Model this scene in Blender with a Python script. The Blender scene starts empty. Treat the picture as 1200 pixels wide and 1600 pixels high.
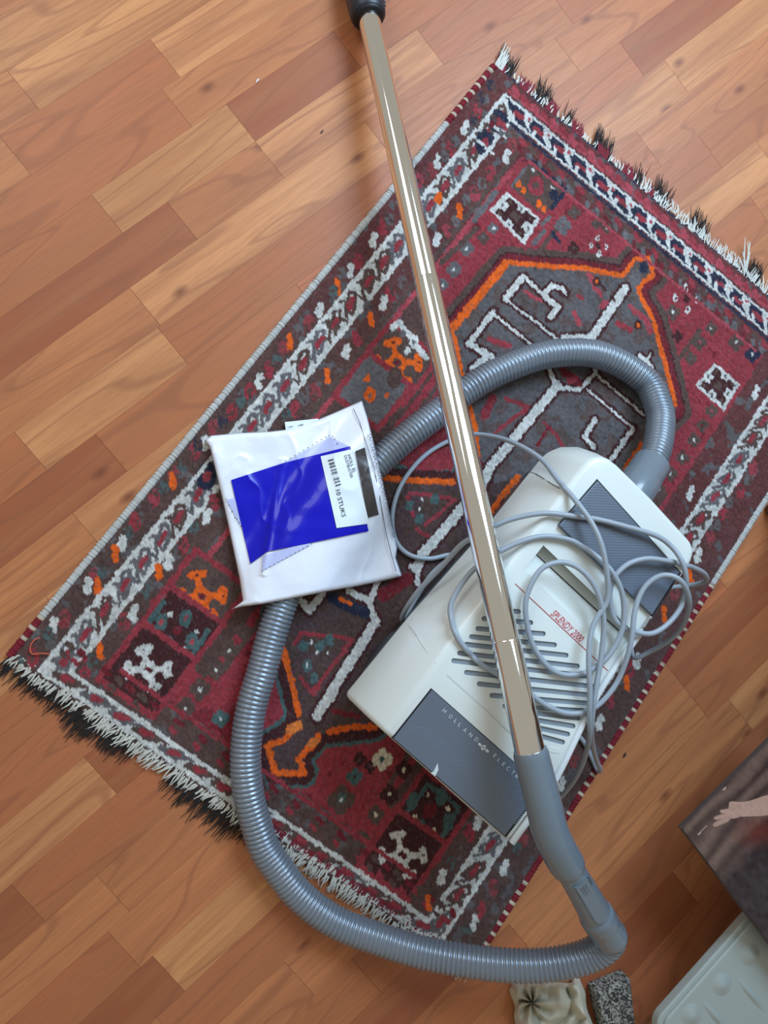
import bpy, bmesh, math, random
import numpy as np
from mathutils import Vector, Matrix

# ------------------------------------------------------------------ camera, light, exposure
SC = bpy.context.scene
COL = SC.collection
F, H = 1200.0, 1.07                      # focal length in pixels of the 1200x1600 frame, camera height
def _rot(a, b, c):
    ca, sa, cb, sb, cc, sc = math.cos(a), math.sin(a), math.cos(b), math.sin(b), math.cos(c), math.sin(c)
    return (np.array([[ca, -sa, 0], [sa, ca, 0], [0, 0, 1]]) @ np.array([[cc, 0, sc], [0, 1, 0], [-sc, 0, cc]])
            @ np.array([[1, 0, 0], [0, cb, -sb], [0, sb, cb]]))
RM = _rot(-0.6986, 0.0558, -0.2048)
cam = bpy.data.cameras.new('camera'); camo = bpy.data.objects.new('camera', cam); COL.objects.link(camo)
cam.sensor_fit = 'HORIZONTAL'; cam.sensor_width = 36; cam.lens = 36; cam.clip_start = 0.02
camo.matrix_world = Matrix.Translation((0, 0, H)) @ Matrix(RM.tolist()).to_4x4()
SC.camera = camo
SC.view_settings.view_transform = 'Standard'; SC.view_settings.look = 'None'
SC.view_settings.gamma = 1; SC.view_settings.use_curve_mapping = False
SC.view_settings.exposure = 0.10
wd = bpy.data.worlds.new('room_light'); SC.world = wd; wd.use_nodes = True
wd.node_tree.nodes['Background'].inputs[0].default_value = (1.0, 0.93, 0.80, 1)
wd.node_tree.nodes['Background'].inputs[1].default_value = 0.37
XR = RM @ np.array([1, 0, 0]); XU = RM @ np.array([0, 1, 0])
XR = XR / np.hypot(XR[0], XR[1]); XU = XU / np.hypot(XU[0], XU[1])
def arealight(name, right, up, z, sx, sy, power, colr, tgt):
    l = bpy.data.lights.new(name, 'AREA'); l.shape = 'RECTANGLE'; l.size = sx; l.size_y = sy
    l.energy = power; l.color = colr
    o = bpy.data.objects.new(name, l); COL.objects.link(o)
    p = Vector((0.25 + XR[0]*right + XU[0]*up, -0.18 + XR[1]*right + XU[1]*up, z))
    o.location = p; o.rotation_euler = (Vector(tgt) - p).to_track_quat('-Z', 'Y').to_euler()
    return o
arealight('window_light', 0.75, 1.35, 1.75, 1.1, 1.1, 58, (0.54, 0.76, 1.0), (0.25, -0.1, 0.1))
arealight('balcony_window_light', -1.15, 1.45, 1.45, 0.9, 0.9, 11, (0.92, 0.96, 1.0), (0.2, -0.1, 0.1))

# ------------------------------------------------------------------ projection helpers
def U(x, y, z=0.0):
    w = RM @ np.array([(x-600)/F, -(y-800)/F, -1.0]); t = (H-z)/-w[2]
    return np.array([w[0]*t, w[1]*t, z])
def P(p):
    q = RM.T @ (np.asarray(p, float) - np.array([0, 0, H]))
    return 600+F*q[0]/-q[2], 800-F*q[1]/-q[2]
def srgb(r, g, b):
    f = lambda c: (c/255/12.92) if c/255 <= 0.04045 else ((c/255+0.055)/1.055)**2.4
    return (f(r), f(g), f(b), 1)

# ------------------------------------------------------------------ materials
MATS = {}
def mat(name, colr, rough=0.5, metal=0.0, coat=0.0, bump=None, spec=0.5, vary=0.0, vscale=40, coatrough=0.1):
    if name in MATS: return MATS[name]
    m = bpy.data.materials.new(name); m.use_nodes = True
    nt = m.node_tree; b = nt.nodes['Principled BSDF']
    b.inputs['Base Color'].default_value = colr; b.inputs['Roughness'].default_value = rough
    b.inputs['Metallic'].default_value = metal; b.inputs['Coat Weight'].default_value = coat
    b.inputs['Coat Roughness'].default_value = coatrough
    b.inputs['Specular IOR Level'].default_value = spec
    tc = nt.nodes.new('ShaderNodeTexCoord')
    if vary:
        n = nt.nodes.new('ShaderNodeTexNoise'); n.inputs['Scale'].default_value = vscale; n.inputs['Detail'].default_value = 4
        nt.links.new(tc.outputs['Object'], n.inputs['Vector'])
        mx = nt.nodes.new('ShaderNodeMix'); mx.data_type = 'RGBA'
        mx.inputs[6].default_value = tuple(c*(1-vary) for c in colr[:3])+(1,)
        mx.inputs[7].default_value = tuple(min(1, c*(1+vary)) for c in colr[:3])+(1,)
        nt.links.new(n.outputs[0], mx.inputs[0]); nt.links.new(mx.outputs[2], b.inputs['Base Color'])
    if bump:
        sc, st, dist = bump
        n2 = nt.nodes.new('ShaderNodeTexNoise'); n2.inputs['Scale'].default_value = sc; n2.inputs['Detail'].default_value = 3
        nt.links.new(tc.outputs['Object'], n2.inputs['Vector'])
        bp = nt.nodes.new('ShaderNodeBump'); bp.inputs['Strength'].default_value = st; bp.inputs['Distance'].default_value = dist
        nt.links.new(n2.outputs[0], bp.inputs['Height']); nt.links.new(bp.outputs[0], b.inputs['Normal'])
    MATS[name] = m; return m
def attr_mat(name, rough=0.95, bump=None, sheen=0.0):
    m = mat(name, (0.5, 0.5, 0.5, 1), rough, bump=bump, spec=0.15)
    nt = m.node_tree; a = nt.nodes.new('ShaderNodeAttribute'); a.attribute_name = 'dye'
    nt.links.new(a.outputs['Color'], nt.nodes['Principled BSDF'].inputs['Base Color'])
    nt.nodes['Principled BSDF'].inputs['Sheen Weight'].default_value = sheen
    return m
def ribbed(m, dirv, scale, strength=0.35, dist=0.0006):
    nt = m.node_tree; b = nt.nodes['Principled BSDF']
    g = nt.nodes.new('ShaderNodeNewGeometry'); d = nt.nodes.new('ShaderNodeVectorMath'); d.operation = 'DOT_PRODUCT'
    d.inputs[1].default_value = dirv; nt.links.new(g.outputs['Position'], d.inputs[0])
    mu = nt.nodes.new('ShaderNodeMath'); mu.operation = 'MULTIPLY'; mu.inputs[1].default_value = scale
    nt.links.new(d.outputs['Value'], mu.inputs[0])
    s = nt.nodes.new('ShaderNodeMath'); s.operation = 'SINE'; nt.links.new(mu.outputs[0], s.inputs[0])
    bp = nt.nodes.new('ShaderNodeBump'); bp.inputs['Strength'].default_value = strength; bp.inputs['Distance'].default_value = dist
    nt.links.new(s.outputs[0], bp.inputs['Height']); nt.links.new(bp.outputs[0], b.inputs['Normal'])

# ------------------------------------------------------------------ object helpers
def tag(o, label=None, cat=None, group=None, kind=None):
    if label: o['label'] = label
    if cat: o['category'] = cat
    if group: o['group'] = group
    if kind: o['kind'] = kind
    return o
def empty(name, loc, label, cat, group=None):
    o = bpy.data.objects.new(name, None); COL.objects.link(o); o.location = loc; o.empty_display_size = 0.02
    return tag(o, label, cat, group)
def wloc(o):
    v = Vector((0, 0, 0))
    while o: v += o.location; o = o.parent
    return v
def link(name, me, m, parent=None, smooth=False):
    if smooth:
        me.polygons.foreach_set('use_smooth', [True]*len(me.polygons))
        if len(me.polygons) < 60000 and name not in ('hose', 'film_bag'): me.set_sharp_from_angle(angle=math.radians(48))
    if m is not None and not me.materials: me.materials.append(m)
    o = bpy.data.objects.new(name, me); COL.objects.link(o)
    if parent is not None: o.parent = parent
    return o
def mesh(name, V, Fc, m, parent=None, smooth=False):
    """V in world coordinates"""
    off = np.array(wloc(parent)) if parent is not None else np.zeros(3)
    V = np.asarray(V, float).reshape(-1, 3)
    if parent is None:
        off = np.array([V[:, 0].mean(), V[:, 1].mean(), V[:, 2].min()])
    me = bpy.data.meshes.new(name); me.from_pydata((V-off).tolist(), [], [tuple(map(int, f)) for f in Fc]); me.update()
    o = link(name, me, m, parent, smooth)
    if parent is None: o.location = off
    return o
def recalc(o):
    bm = bmesh.new(); bm.from_mesh(o.data); bmesh.ops.recalc_face_normals(bm, faces=bm.faces); bm.to_mesh(o.data); bm.free(); return o
def bevel(o, w, seg=2, ang=30):
    md = o.modifiers.new('bevel', 'BEVEL'); md.width = w; md.segments = seg; md.limit_method = 'ANGLE'; md.angle_limit = math.radians(ang)
    md.harden_normals = False
    return o
def prism(name, ring_lo, ring_hi, m, parent=None, bev=0, seg=2, smooth=False):
    n = len(ring_lo); V = list(ring_lo)+list(ring_hi)
    Fc = [tuple(range(n))[::-1], tuple(range(n, 2*n))]+[(i, (i+1) % n, n+(i+1) % n, n+i) for i in range(n)]
    o = recalc(mesh(name, V, Fc, m, parent, smooth))
    if bev: bevel(o, bev, seg)
    return o
def crom(pts, n=12, closed=False):
    p = np.asarray(pts, float); out = []
    q = np.vstack([2*p[0]-p[1], p, 2*p[-1]-p[-2]])
    for i in range(1, len(q)-2):
        for k in range(n):
            t = k/n
            out.append(0.5*((2*q[i])+(-q[i-1]+q[i+1])*t+(2*q[i-1]-5*q[i]+4*q[i+1]-q[i+2])*t*t+(-q[i-1]+3*q[i]-3*q[i+1]+q[i+2])*t**3))
    out.append(p[-1]); return np.array(out)
def resample(pts, step):
    d = np.r_[0, np.cumsum(np.linalg.norm(np.diff(pts, axis=0), axis=1))]
    n = max(2, int(d[-1]/step)); s = np.linspace(0, d[-1], n)
    return np.stack([np.interp(s, d, pts[:, k]) for k in range(3)], 1), s
def sweep(pts, rad, nseg=16, cap=True, flat=None):
    """tube along pts; rad scalar or array; flat=(array) vertical squash"""
    pts = np.asarray(pts, float); n = len(pts)
    rad = np.full(n, rad) if np.isscalar(rad) else np.asarray(rad)
    T = np.gradient(pts, axis=0); T /= np.linalg.norm(T, axis=1)[:, None]+1e-12
    up = np.array([0, 0, 1.0]) if abs(T[0][2]) < .9 else np.array([1.0, 0, 0]); nrm = up-T[0]*(up@T[0]); nrm /= np.linalg.norm(nrm)
    V = np.zeros((n, nseg, 3)); a = np.arange(nseg)*2*math.pi/nseg
    for i in range(n):
        nrm = nrm-T[i]*(nrm@T[i]); nrm /= np.linalg.norm(nrm)
        b = np.cross(T[i], nrm); fz = 1.0 if flat is None else flat[i]
        V[i] = pts[i]+rad[i]*(np.cos(a)[:, None]*nrm*fz+np.sin(a)[:, None]*b)
    Fc = []
    for i in range(n-1):
        for k in range(nseg):
            k2 = (k+1) % nseg
            Fc.append((i*nseg+k, i*nseg+k2, (i+1)*nseg+k2, (i+1)*nseg+k))
    if cap: Fc += [tuple(range(nseg))[::-1], tuple((n-1)*nseg+k for k in range(nseg))]
    return V.reshape(-1, 3), Fc
def tube(name, pts, rad, m, parent=None, nseg=16, cap=True, flat=None, smooth=True):
    V, Fc = sweep(pts, rad, nseg, cap, flat); return mesh(name, V, Fc, m, parent, smooth)
def text2d(s, size=1.0, shear=0.0):
    cu = bpy.data.curves.new('t', 'FONT'); cu.body = s; cu.size = size; cu.shear = shear; cu.resolution_u = 3
    o = bpy.data.objects.new('t', cu); COL.objects.link(o)
    dg = bpy.context.evaluated_depsgraph_get(); dg.update()
    me = bpy.data.meshes.new_from_object(o.evaluated_get(dg))
    V = np.array([v.co[:2] for v in me.vertices]); Fc = [tuple(p.vertices) for p in me.polygons]
    bpy.data.objects.remove(o); bpy.data.curves.remove(cu); bpy.data.meshes.remove(me)
    return V, Fc
def text_on(name, s, p0, p1, hpx, surf, m, parent, shear=0.0, flip=1):
    """text whose baseline runs from pixel p0 to p1, cap height hpx, laid on surf(px,py)"""
    V, Fc = text2d(s, 1.0, shear)
    x0, x1 = V[:, 0].min(), V[:, 0].max(); ch = 0.69
    p0 = np.array(p0, float); p1 = np.array(p1, float); d = p1-p0; L = np.hypot(*d); d /= L
    upv = np.array([d[1], -d[0]])*flip
    W = [surf(*(p0+d*((v[0]-x0)/(x1-x0)*L)+upv*(v[1]/ch*hpx))) for v in V]
    return mesh(name, W, Fc, m, parent)
rnd = random.Random(5); NR = np.random.default_rng(7)
def vnoise(shape, cell):
    gy, gx = int(shape[0]/cell)+3, int(shape[1]/cell)+3
    g = NR.random((gy, gx))*2-1
    y = np.arange(shape[0])/cell; x = np.arange(shape[1])/cell
    iy, ix = y.astype(int), x.astype(int); fy, fx = (y-iy)[:, None], (x-ix)[None, :]
    fy = fy*fy*(3-2*fy); fx = fx*fx*(3-2*fx)
    a = g[iy][:, ix]; b = g[iy][:, ix+1]; c = g[iy+1][:, ix]; d = g[iy+1][:, ix+1]
    return (a*(1-fx)+b*fx)*(1-fy)+(c*(1-fx)+d*fx)*fy

# ================================================================== FLOOR
PW, V0 = 0.064, 0.6158                   # strip width, v of strip line 0
def wood_mat():
    m = bpy.data.materials.new('cherry_laminate'); m.use_nodes = True; nt = m.node_tree; b = nt.nodes['Principled BSDF']
    N = nt.nodes.new; Lk = nt.links.new
    g = N('ShaderNodeNewGeometry'); oi = N('ShaderNodeObjectInfo')
    sh = N('ShaderNodeVectorMath'); sh.operation = 'SCALE'; sh.inputs[0].default_value = (37, 61, 13); Lk(oi.outputs['Random'], sh.inputs['Scale'])
    ad = N('ShaderNodeVectorMath'); ad.operation = 'ADD'; Lk(g.outputs['Position'], ad.inputs[0]); Lk(sh.outputs[0], ad.inputs[1])
    def stretched(sx, sy, detail, dist=0.0):
        mp = N('ShaderNodeMapping'); mp.inputs['Scale'].default_value = (sx, sy, 1); Lk(ad.outputs[0], mp.inputs[0])
        n = N('ShaderNodeTexNoise'); n.inputs['Scale'].default_value = 1; n.inputs['Detail'].default_value = detail
        n.inputs['Distortion'].default_value = dist; Lk(mp.outputs[0], n.inputs['Vector']); return n
    broad = stretched(1.6, 34, 3, 0.8)
    streak = stretched(14, 260, 4, 0.3)
    pore = stretched(60, 900, 2)
    # cathedral rings: contour lines of a stretched noise
    cat = stretched(1.7, 13, 1.2, 0.5)
    ml = N('ShaderNodeMath'); ml.operation = 'MULTIPLY'; ml.inputs[1].default_value = 48; Lk(cat.outputs[0], ml.inputs[0])
    sn = N('ShaderNodeMath'); sn.operation = 'SINE'; Lk(ml.outputs[0], sn.inputs[0])
    rp = N('ShaderNodeMapRange'); rp.inputs[1].default_value = 0.80; rp.inputs[2].default_value = 1.0; rp.inputs[3].default_value = 0; rp.inputs[4].default_value = 1
    Lk(sn.outputs[0], rp.inputs[0])
    def mixc(fac, a, bcol, blend='MIX'):
        mx = N('ShaderNodeMix'); mx.data_type = 'RGBA'; mx.blend_type = blend
        for s, v in ((0, fac), (6, a), (7, bcol)):
            if hasattr(v, 'is_linked'): Lk(v, mx.inputs[s])
            else: mx.inputs[s].default_value = v
        return mx.outputs[2]
    def rng(sock, lo, hi, a, c):
        r = N('ShaderNodeMapRange'); r.inputs[1].default_value = lo; r.inputs[2].default_value = hi; r.inputs[3].default_value = a; r.inputs[4].default_value = c
        Lk(sock, r.inputs[0]); return r.outputs[0]
    c = mixc(rng(broad.outputs[0], 0.38, 0.66, 0.0, 0.75), oi.outputs['Color'], (0.370, 0.135, 0.055, 1))
    c = mixc(rng(streak.outputs[0], 0.42, 0.75, 0.0, 0.34), c, (0.27, 0.095, 0.042, 1))
    c = mixc(rng(pore.outputs[0], 0.55, 0.75, 0.0, 0.20), c, (0.20, 0.07, 0.035, 1))
    mm = N('ShaderNodeMath'); mm.operation = 'MULTIPLY'; mm.inputs[1].default_value = 0.42; Lk(rp.outputs[0], mm.inputs[0])
    c = mixc(mm.outputs[0], c, (0.25, 0.085, 0.04, 1))
    kn = N('ShaderNodeTexVoronoi'); kn.voronoi_dimensions = '2D'; mpk = N('ShaderNodeMapping'); mpk.inputs['Scale'].default_value = (2.6, 5.2, 1); Lk(ad.outputs[0], mpk.inputs[0])
    kn.inputs['Scale'].default_value = 1; Lk(mpk.outputs[0], kn.inputs['Vector'])
    c = mixc(rng(kn.outputs['Distance'], 0.008, 0.045, 0.75, 0.0), c, (0.16, 0.045, 0.022, 1))
    Lk(c, b.inputs['Base Color'])
    Lk(rng(streak.outputs[0], 0.3, 0.8, 0.38, 0.48), b.inputs['Roughness'])
    b.inputs['Specular IOR Level'].default_value = 0.30
    bp = N('ShaderNodeBump'); bp.inputs['Strength'].default_value = 0.12; bp.inputs['Distance'].default_value = 0.0004
    Lk(streak.outputs[0], bp.inputs['Height']); Lk(bp.outputs[0], b.inputs['Normal'])
    return m
M_wood = wood_mat()
U0, U1, VV0, VV1 = -0.85, 1.45, -1.22, 0.92
fl = prism('floor', [(U0-.1, VV0-.1, -.02), (U1+.1, VV0-.1, -.02), (U1+.1, VV1+.1, -.02), (U0-.1, VV1+.1, -.02)],
           [(U0-.1, VV0-.1, -.0045), (U1+.1, VV0-.1, -.0045), (U1+.1, VV1+.1, -.0045), (U0-.1, VV1+.1, -.0045)],
           mat('dark_underlay', (0.26, 0.11, 0.05, 1), 0.8))
tag(fl, 'cherry-toned strip laminate floor', None, kind='structure')
JOINTS = [(258, 91), (24, 243), (277, 170), (167, 334), (375, 190), (545, 80), (283, 343), (420, 248), (223, 475), (591, 217),
          (48, 705), (268, 538), (174, 708), (674, 75), (987, 92), (1011, 229), (1127, 908), (1052, 1052), (1090, 1101), (1152, 1110),
          (161, 1216), (45, 1412), (257, 1514), (460, 1520), (573, 1525), (810, 1462), (1188, 330)]
LIGHT, MID, DARK, RED = (0.570, 0.248, 0.100, 1), (0.500, 0.190, 0.074, 1), (0.315, 0.092, 0.039, 1), (0.430, 0.142, 0.057, 1)
TONES = [((60, 130), LIGHT), ((160, 180), RED), ((330, 60), LIGHT), ((200, 230), MID), ((260, 280), LIGHT), ((470, 140), DARK),
         ((450, 230), LIGHT), ((350, 300), MID), ((80, 390), RED), ((220, 370), DARK), ((60, 500), DARK), ((180, 560), LIGHT),
         ((330, 380), LIGHT), ((450, 420), RED), ((30, 720), RED), ((120, 640), LIGHT), ((110, 760), DARK), ((230, 690), RED),
         ((60, 900), MID), ((640, 70), LIGHT), ((720, 40), RED), ((1030, 60), DARK), ((940, 130), RED), ((1080, 130), LIGHT),
         ((1110, 250), RED), ((1150, 300), LIGHT), ((1005, 225), RED), ((1150, 920), LIGHT), ((1100, 990), DARK), ((1000, 1100), RED),
         ((1040, 1150), LIGHT), ((1100, 1090), RED), ((1170, 1080), LIGHT), ((1080, 1190), RED), ((60, 1130), RED), ((60, 1570), DARK), ((120, 1520), RED), ((90, 1240), LIGHT),
         ((190, 1200), DARK), ((240, 1260), RED), ((20, 1440), DARK), ((180, 1400), MID), ((230, 1560), DARK), ((400, 1400), LIGHT),
         ((500, 1440), RED), ((520, 1540), RED), ((620, 1540), DARK), ((900, 1300), MID), ((1000, 1300), RED), ((1000, 1400), RED),
         ((880, 1400), MID), ((300, 1560), RED), ((40, 290), RED), ((1000, 1450), DARK)]
rows = {}
for px, py in JOINTS:
    w = U(px, py); rows.setdefault(int(math.floor((V0-w[1])/PW)), []).append(w[0])
tones = {}
for (px, py), t in TONES:
    w = U(px, py); tones.setdefault(int(math.floor((V0-w[1])/PW)), []).append((w[0], t))
unit = bpy.data.meshes.new('plank')
bm = bmesh.new(); bmesh.ops.create_cube(bm, size=1.0)
bmesh.ops.translate(bm, verts=bm.verts, vec=(0, 0, -0.5)); bm.to_mesh(unit); bm.free(); unit.materials.append(M_wood)
k0, k1 = int(math.floor((V0-VV1)/PW)), int(math.ceil((V0-VV0)/PW))
for k in range(k0, k1):
    js = sorted(rows.get(k, [])); cuts = list(js)
    if not cuts: cuts = [U0+rnd.uniform(0.1, 0.5)]
    x = cuts[0]
    while x > U0: x -= rnd.uniform(0.30, 0.46); cuts.insert(0, x)
    full = [cuts[0]]
    for c in cuts[1:]:
        while c-full[-1] > 0.62: full.append(full[-1]+rnd.uniform(0.30, 0.40))
        if c-full[-1] > 0.06 or c in js: full.append(c)
    while full[-1] < U1: full.append(full[-1]+rnd.uniform(0.30, 0.46))
    for a, b in zip(full[:-1], full[1:]):
        a, b = max(a, U0), min(b, U1)
        if b-a < 0.03: continue
        o = bpy.data.objects.new('plank', unit); COL.objects.link(o); o.parent = fl
        o.location = Vector(((a+b)/2, V0-(k+0.5)*PW, 0))-fl.location
        o.scale = (b-a-0.0004, PW-0.0002, 0.0055)
        t = None
        for uu, tt in tones.get(k, []):
            if a <= uu <= b: t = tt
        if t is None: t = rnd.choice([LIGHT, MID, MID, RED])
        f = rnd.uniform(0.93, 1.07); o.color = (t[0]*f, t[1]*f*rnd.uniform(.97, 1.03), t[2]*f, 1)

# ================================================================== RUG
RZ = 0.009
rc = [U(778, 98, RZ), U(12, 1032, RZ), U(728, 1525, RZ), U(1331, 566, RZ)]     # TL BL BR TR
RL = float(np.linalg.norm(rc[1]-rc[0])); RW = float(np.linalg.norm(rc[2]-rc[1]))
def homog(src, dst):
    A, B = [], []
    for (x, y), (u, v) in zip(src, dst):
        A += [[x, y, 1, 0, 0, 0, -u*x, -u*y], [0, 0, 0, x, y, 1, -v*x, -v*y]]; B += [u, v]
    return np.append(np.linalg.solve(np.array(A, float), np.array(B, float)), 1).reshape(3, 3)
W2R = homog([c[:2] for c in rc], [(0, 0), (RL, 0), (RL, RW), (0, RW)]); R2W = np.linalg.inv(W2R)
def hap(Hm, x, y):
    d = Hm[2, 0]*x+Hm[2, 1]*y+Hm[2, 2]
    return (Hm[0, 0]*x+Hm[0, 1]*y+Hm[0, 2])/d, (Hm[1, 0]*x+Hm[1, 1]*y+Hm[1, 2])/d
def px2r(p):
    w = U(p[0], p[1], RZ); return hap(W2R, w[0], w[1])
CS = 0.0018
ns, nt_ = int(RL/CS)+1, int(RW/CS)+1
S, T = np.meshgrid(np.linspace(0, RL, ns), np.linspace(0, RW, nt_), indexing='ij')
jag = 0.0016
Sj = S+jag*(0.8*vnoise(S.shape, 3)+0.7*vnoise(S.shape, 1.3)); Tj = T+jag*(0.8*vnoise(S.shape, 3)+0.7*vnoise(S.shape, 1.3))
C = {'red': (132, 48, 56), 'dred': (102, 31, 39), 'brown': (80, 62, 57), 'grey': (92, 88, 90), 'white': (186, 186, 182),
     'orange': (206, 88, 26), 'navy': (34, 38, 56), 'teal': (66, 88, 88), 'maroon': (62, 31, 33), 'pink': (150, 62, 71), 'cream': (196, 186, 164)}
C = {k: np.array(srgb(*v)[:3]) for k, v in C.items()}
IMG = np.zeros(S.shape+(3,))
def region(bb):
    s0, s1, t0, t1 = bb
    i0, i1 = max(0, int(s0/CS)-3), min(ns, int(s1/CS)+4); j0, j1 = max(0, int(t0/CS)-3), min(nt_, int(t1/CS)+4)
    return slice(i0, max(i0, i1)), slice(j0, max(j0, j1))
def put(msk, sl, col):
    sub = IMG[sl]; sub[msk] = C[col] if isinstance(col, str) else col
def poly(pts, col, isr=False):
    q = np.array(pts if isr else [px2r(p) for p in pts]); sl = region((q[:, 0].min(), q[:, 0].max(), q[:, 1].min(), q[:, 1].max()))
    s, t = Sj[sl], Tj[sl]; ins = np.zeros(s.shape, bool); n = len(q)
    for i in range(n):
        (a, b), (c, d) = q[i], q[(i+1) % n]
        if d == b: continue
        ins ^= ((b > t) != (d > t)) & (s < (c-a)*(t-b)/(d-b)+a)
    put(ins, sl, col)
def line(pts, wpx, col, isr=False):
    q = np.array(pts if isr else [px2r(p) for p in pts]); hw = wpx*0.00088/2
    for (a, b), (c, d) in zip(q[:-1], q[1:]):
        sl = region((min(a, c)-hw, max(a, c)+hw, min(b, d)-hw, max(b, d)+hw)); s, t = Sj[sl], Tj[sl]
        L2 = (c-a)**2+(d-b)**2+1e-12; k = np.clip(((s-a)*(c-a)+(t-b)*(d-b))/L2, 0, 1)
        put((s-a-k*(c-a))**2+(t-b-k*(d-b))**2 < hw*hw, sl, col)
def blob(p, rs, rt, col, tilt=0.5):
    a, b = px2r(p); rs *= .00088; rt *= .00088; r = max(rs, rt)*1.5
    sl = region((a-r, a+r, b-r, b+r)); ds, dt = Sj[sl]-a, Tj[sl]-b
    ca, sa = math.cos(tilt), math.sin(tilt); x = ds*ca+dt*sa; y = -ds*sa+dt*ca
    put((np.abs(x)/rs)**2.4+(np.abs(y)/rt)**2.4 < 1, sl, col)
def chip(p, n=3):
    for _ in range(n):
        q = (p[0]+rnd.uniform(-8, 8), p[1]+rnd.uniform(-11, 11)); blob(q, rnd.uniform(2, 4.5), rnd.uniform(2, 4), C['brown']*.7+C['maroon']*.4, rnd.uniform(0, 2))
def tline(pts):   # mean t of pixel points
    return float(np.mean([px2r(p)[1] for p in pts]))
def sline(pts): return float(np.mean([px2r(p)[0] for p in pts]))
# border geometry measured on the four sides
tLo = tline([(762, 185), (719, 248), (624, 360), (549, 450), (469, 546), (404, 624), (294, 750), (237, 815), (177, 898), (108, 983)])
tLi = tline([(779, 221), (737, 283), (692, 333), (599, 444), (527, 535), (473, 602), (423, 657), (315, 777), (267, 842), (198, 933), (144, 1000)])
tRi = tline([(673, 1442), (700, 1396), (737, 1335), (765, 1294), (1194, 627), (1158, 683), (1106, 756), (1069, 827)])
tRo = tline([(708, 1452), (729, 1421), (752, 1385), (785, 1325), (1198, 669), (1165, 725), (1121, 787), (1087, 848)])
sTo = sline([(829, 185), (883, 223), (942, 277), (1012, 329), (1083, 394), (1156, 456)])
sTi = sline([(837, 223), (910, 279), (998, 350), (1062, 402), (1129, 465), (1198, 521)])
sBi = sline([(150, 1081), (223, 1121), (294, 1171), (354, 1227), (525, 1335), (592, 1390), (629, 1410)])
sBo = sline([(150, 1110), (219, 1144), (279, 1196), (358, 1256), (500, 1348), (567, 1398), (640, 1450)])
gw = 0.045
# base tone: redder towards one end, browner towards the other (the wool itself changes)
half = np.clip((S/RL-0.30)/0.25+0.25*vnoise(S.shape, 50), 0, 1)[..., None]
IMG[:] = C['red']
brd = (T < tLi+gw) | (T > tRi-gw) | (S < sTi+.035) | (S > sBi-.04)
IMG[brd] = (C['maroon']*0.45+C['red']*0.25+C['brown']*0.3)
m_ = brd & ((T < tLi+gw) | (T > tRi-gw) | (S > RL*.5))
IMG[m_] = ((C['brown']*0.8+C['maroon']*0.3)*half+(C['brown']*0.5+C['dred']*0.45)*(1-half))[m_]
mott = vnoise(S.shape, 9)+0.6*vnoise(S.shape, 4)
IMG[brd & (mott > 0.55)] = C['grey']*0.7+C['brown']*0.2
fieldm = ~brd
mot2 = vnoise(S.shape, 22)+.5*vnoise(S.shape, 8)
IMG[fieldm & (mot2 > 0.62)] = C['dred']*.8+C['red']*.25
IMG[fieldm & (mott > 0.98)] = C['dred']
t1 = tLi+0.047; t2 = t1+0.098
for ta_, tb_ in ((t1, t2), (tRi-.145, tRi-.047)): poly([(.34*RL, ta_), (RL-.12, ta_), (RL-.12, tb_), (.34*RL, tb_)], C['brown']*.75+C['maroon']*.3, True)
line([(0.13, t1), (RL-.13, t1)], 8, 'pink', True); line([(0.13, t2), (RL-.13, t2)], 6, 'red', True); line([(0.13, t2+.012), (RL-.13, t2+.012)], 9, 'brown', True); line([(.10, t1-.010), (RL-.13, t1-.010)], 8, 'brown', True)
tR2 = tRi-0.047; tR1 = tR2-0.098
line([(0.13, tR2), (RL-.13, tR2)], 7, 'red', True); line([(0.13, tR1), (RL-.13, tR1)], 6, 'red', True); line([(0.13, tR1-.012), (RL-.13, tR1-.012)], 8, 'brown', True)
# ---- field: two linked medallions
med1 = [(704, 517), (794, 410), (867, 417), (912, 419), (973, 431), (994, 404), (1015, 404), (1021, 429), (1000, 446), (1000, 460), (1021, 500), (1033, 546),
        (1044, 587), (1057, 640), (1002, 694), (977, 733), (900, 830), (800, 800), (747, 711), (734, 638), (722, 590), (710, 531)]
med2 = [(601, 747), (707, 753), (760, 760), (809, 745), (763, 803), (820, 960), (720, 1040), (583, 1137), (515, 1144), (498, 1150), (467, 1185), (475, 1208), (431, 1208), (417, 1165), (460, 1137),
        (467, 1115), (456, 1067), (442, 1014), (430, 960), (470, 850), (540, 770)]
def grow(pp, k):
    c = np.mean(pp, axis=0); return [tuple(c+(np.array(p)-c)*k) for p in pp]
line(med1+[med1[0]], 58, 'brown'); line(med1+[med1[0]], 36, 'maroon'); line(med1+[med1[0]], 30, 'dred')
line(med2+[med2[0]], 46, 'teal'); line(med2+[med2[0]], 34, 'maroon')
poly(med1, 'grey'); poly(med2, np.array(C['brown'])*0.9)
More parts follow.
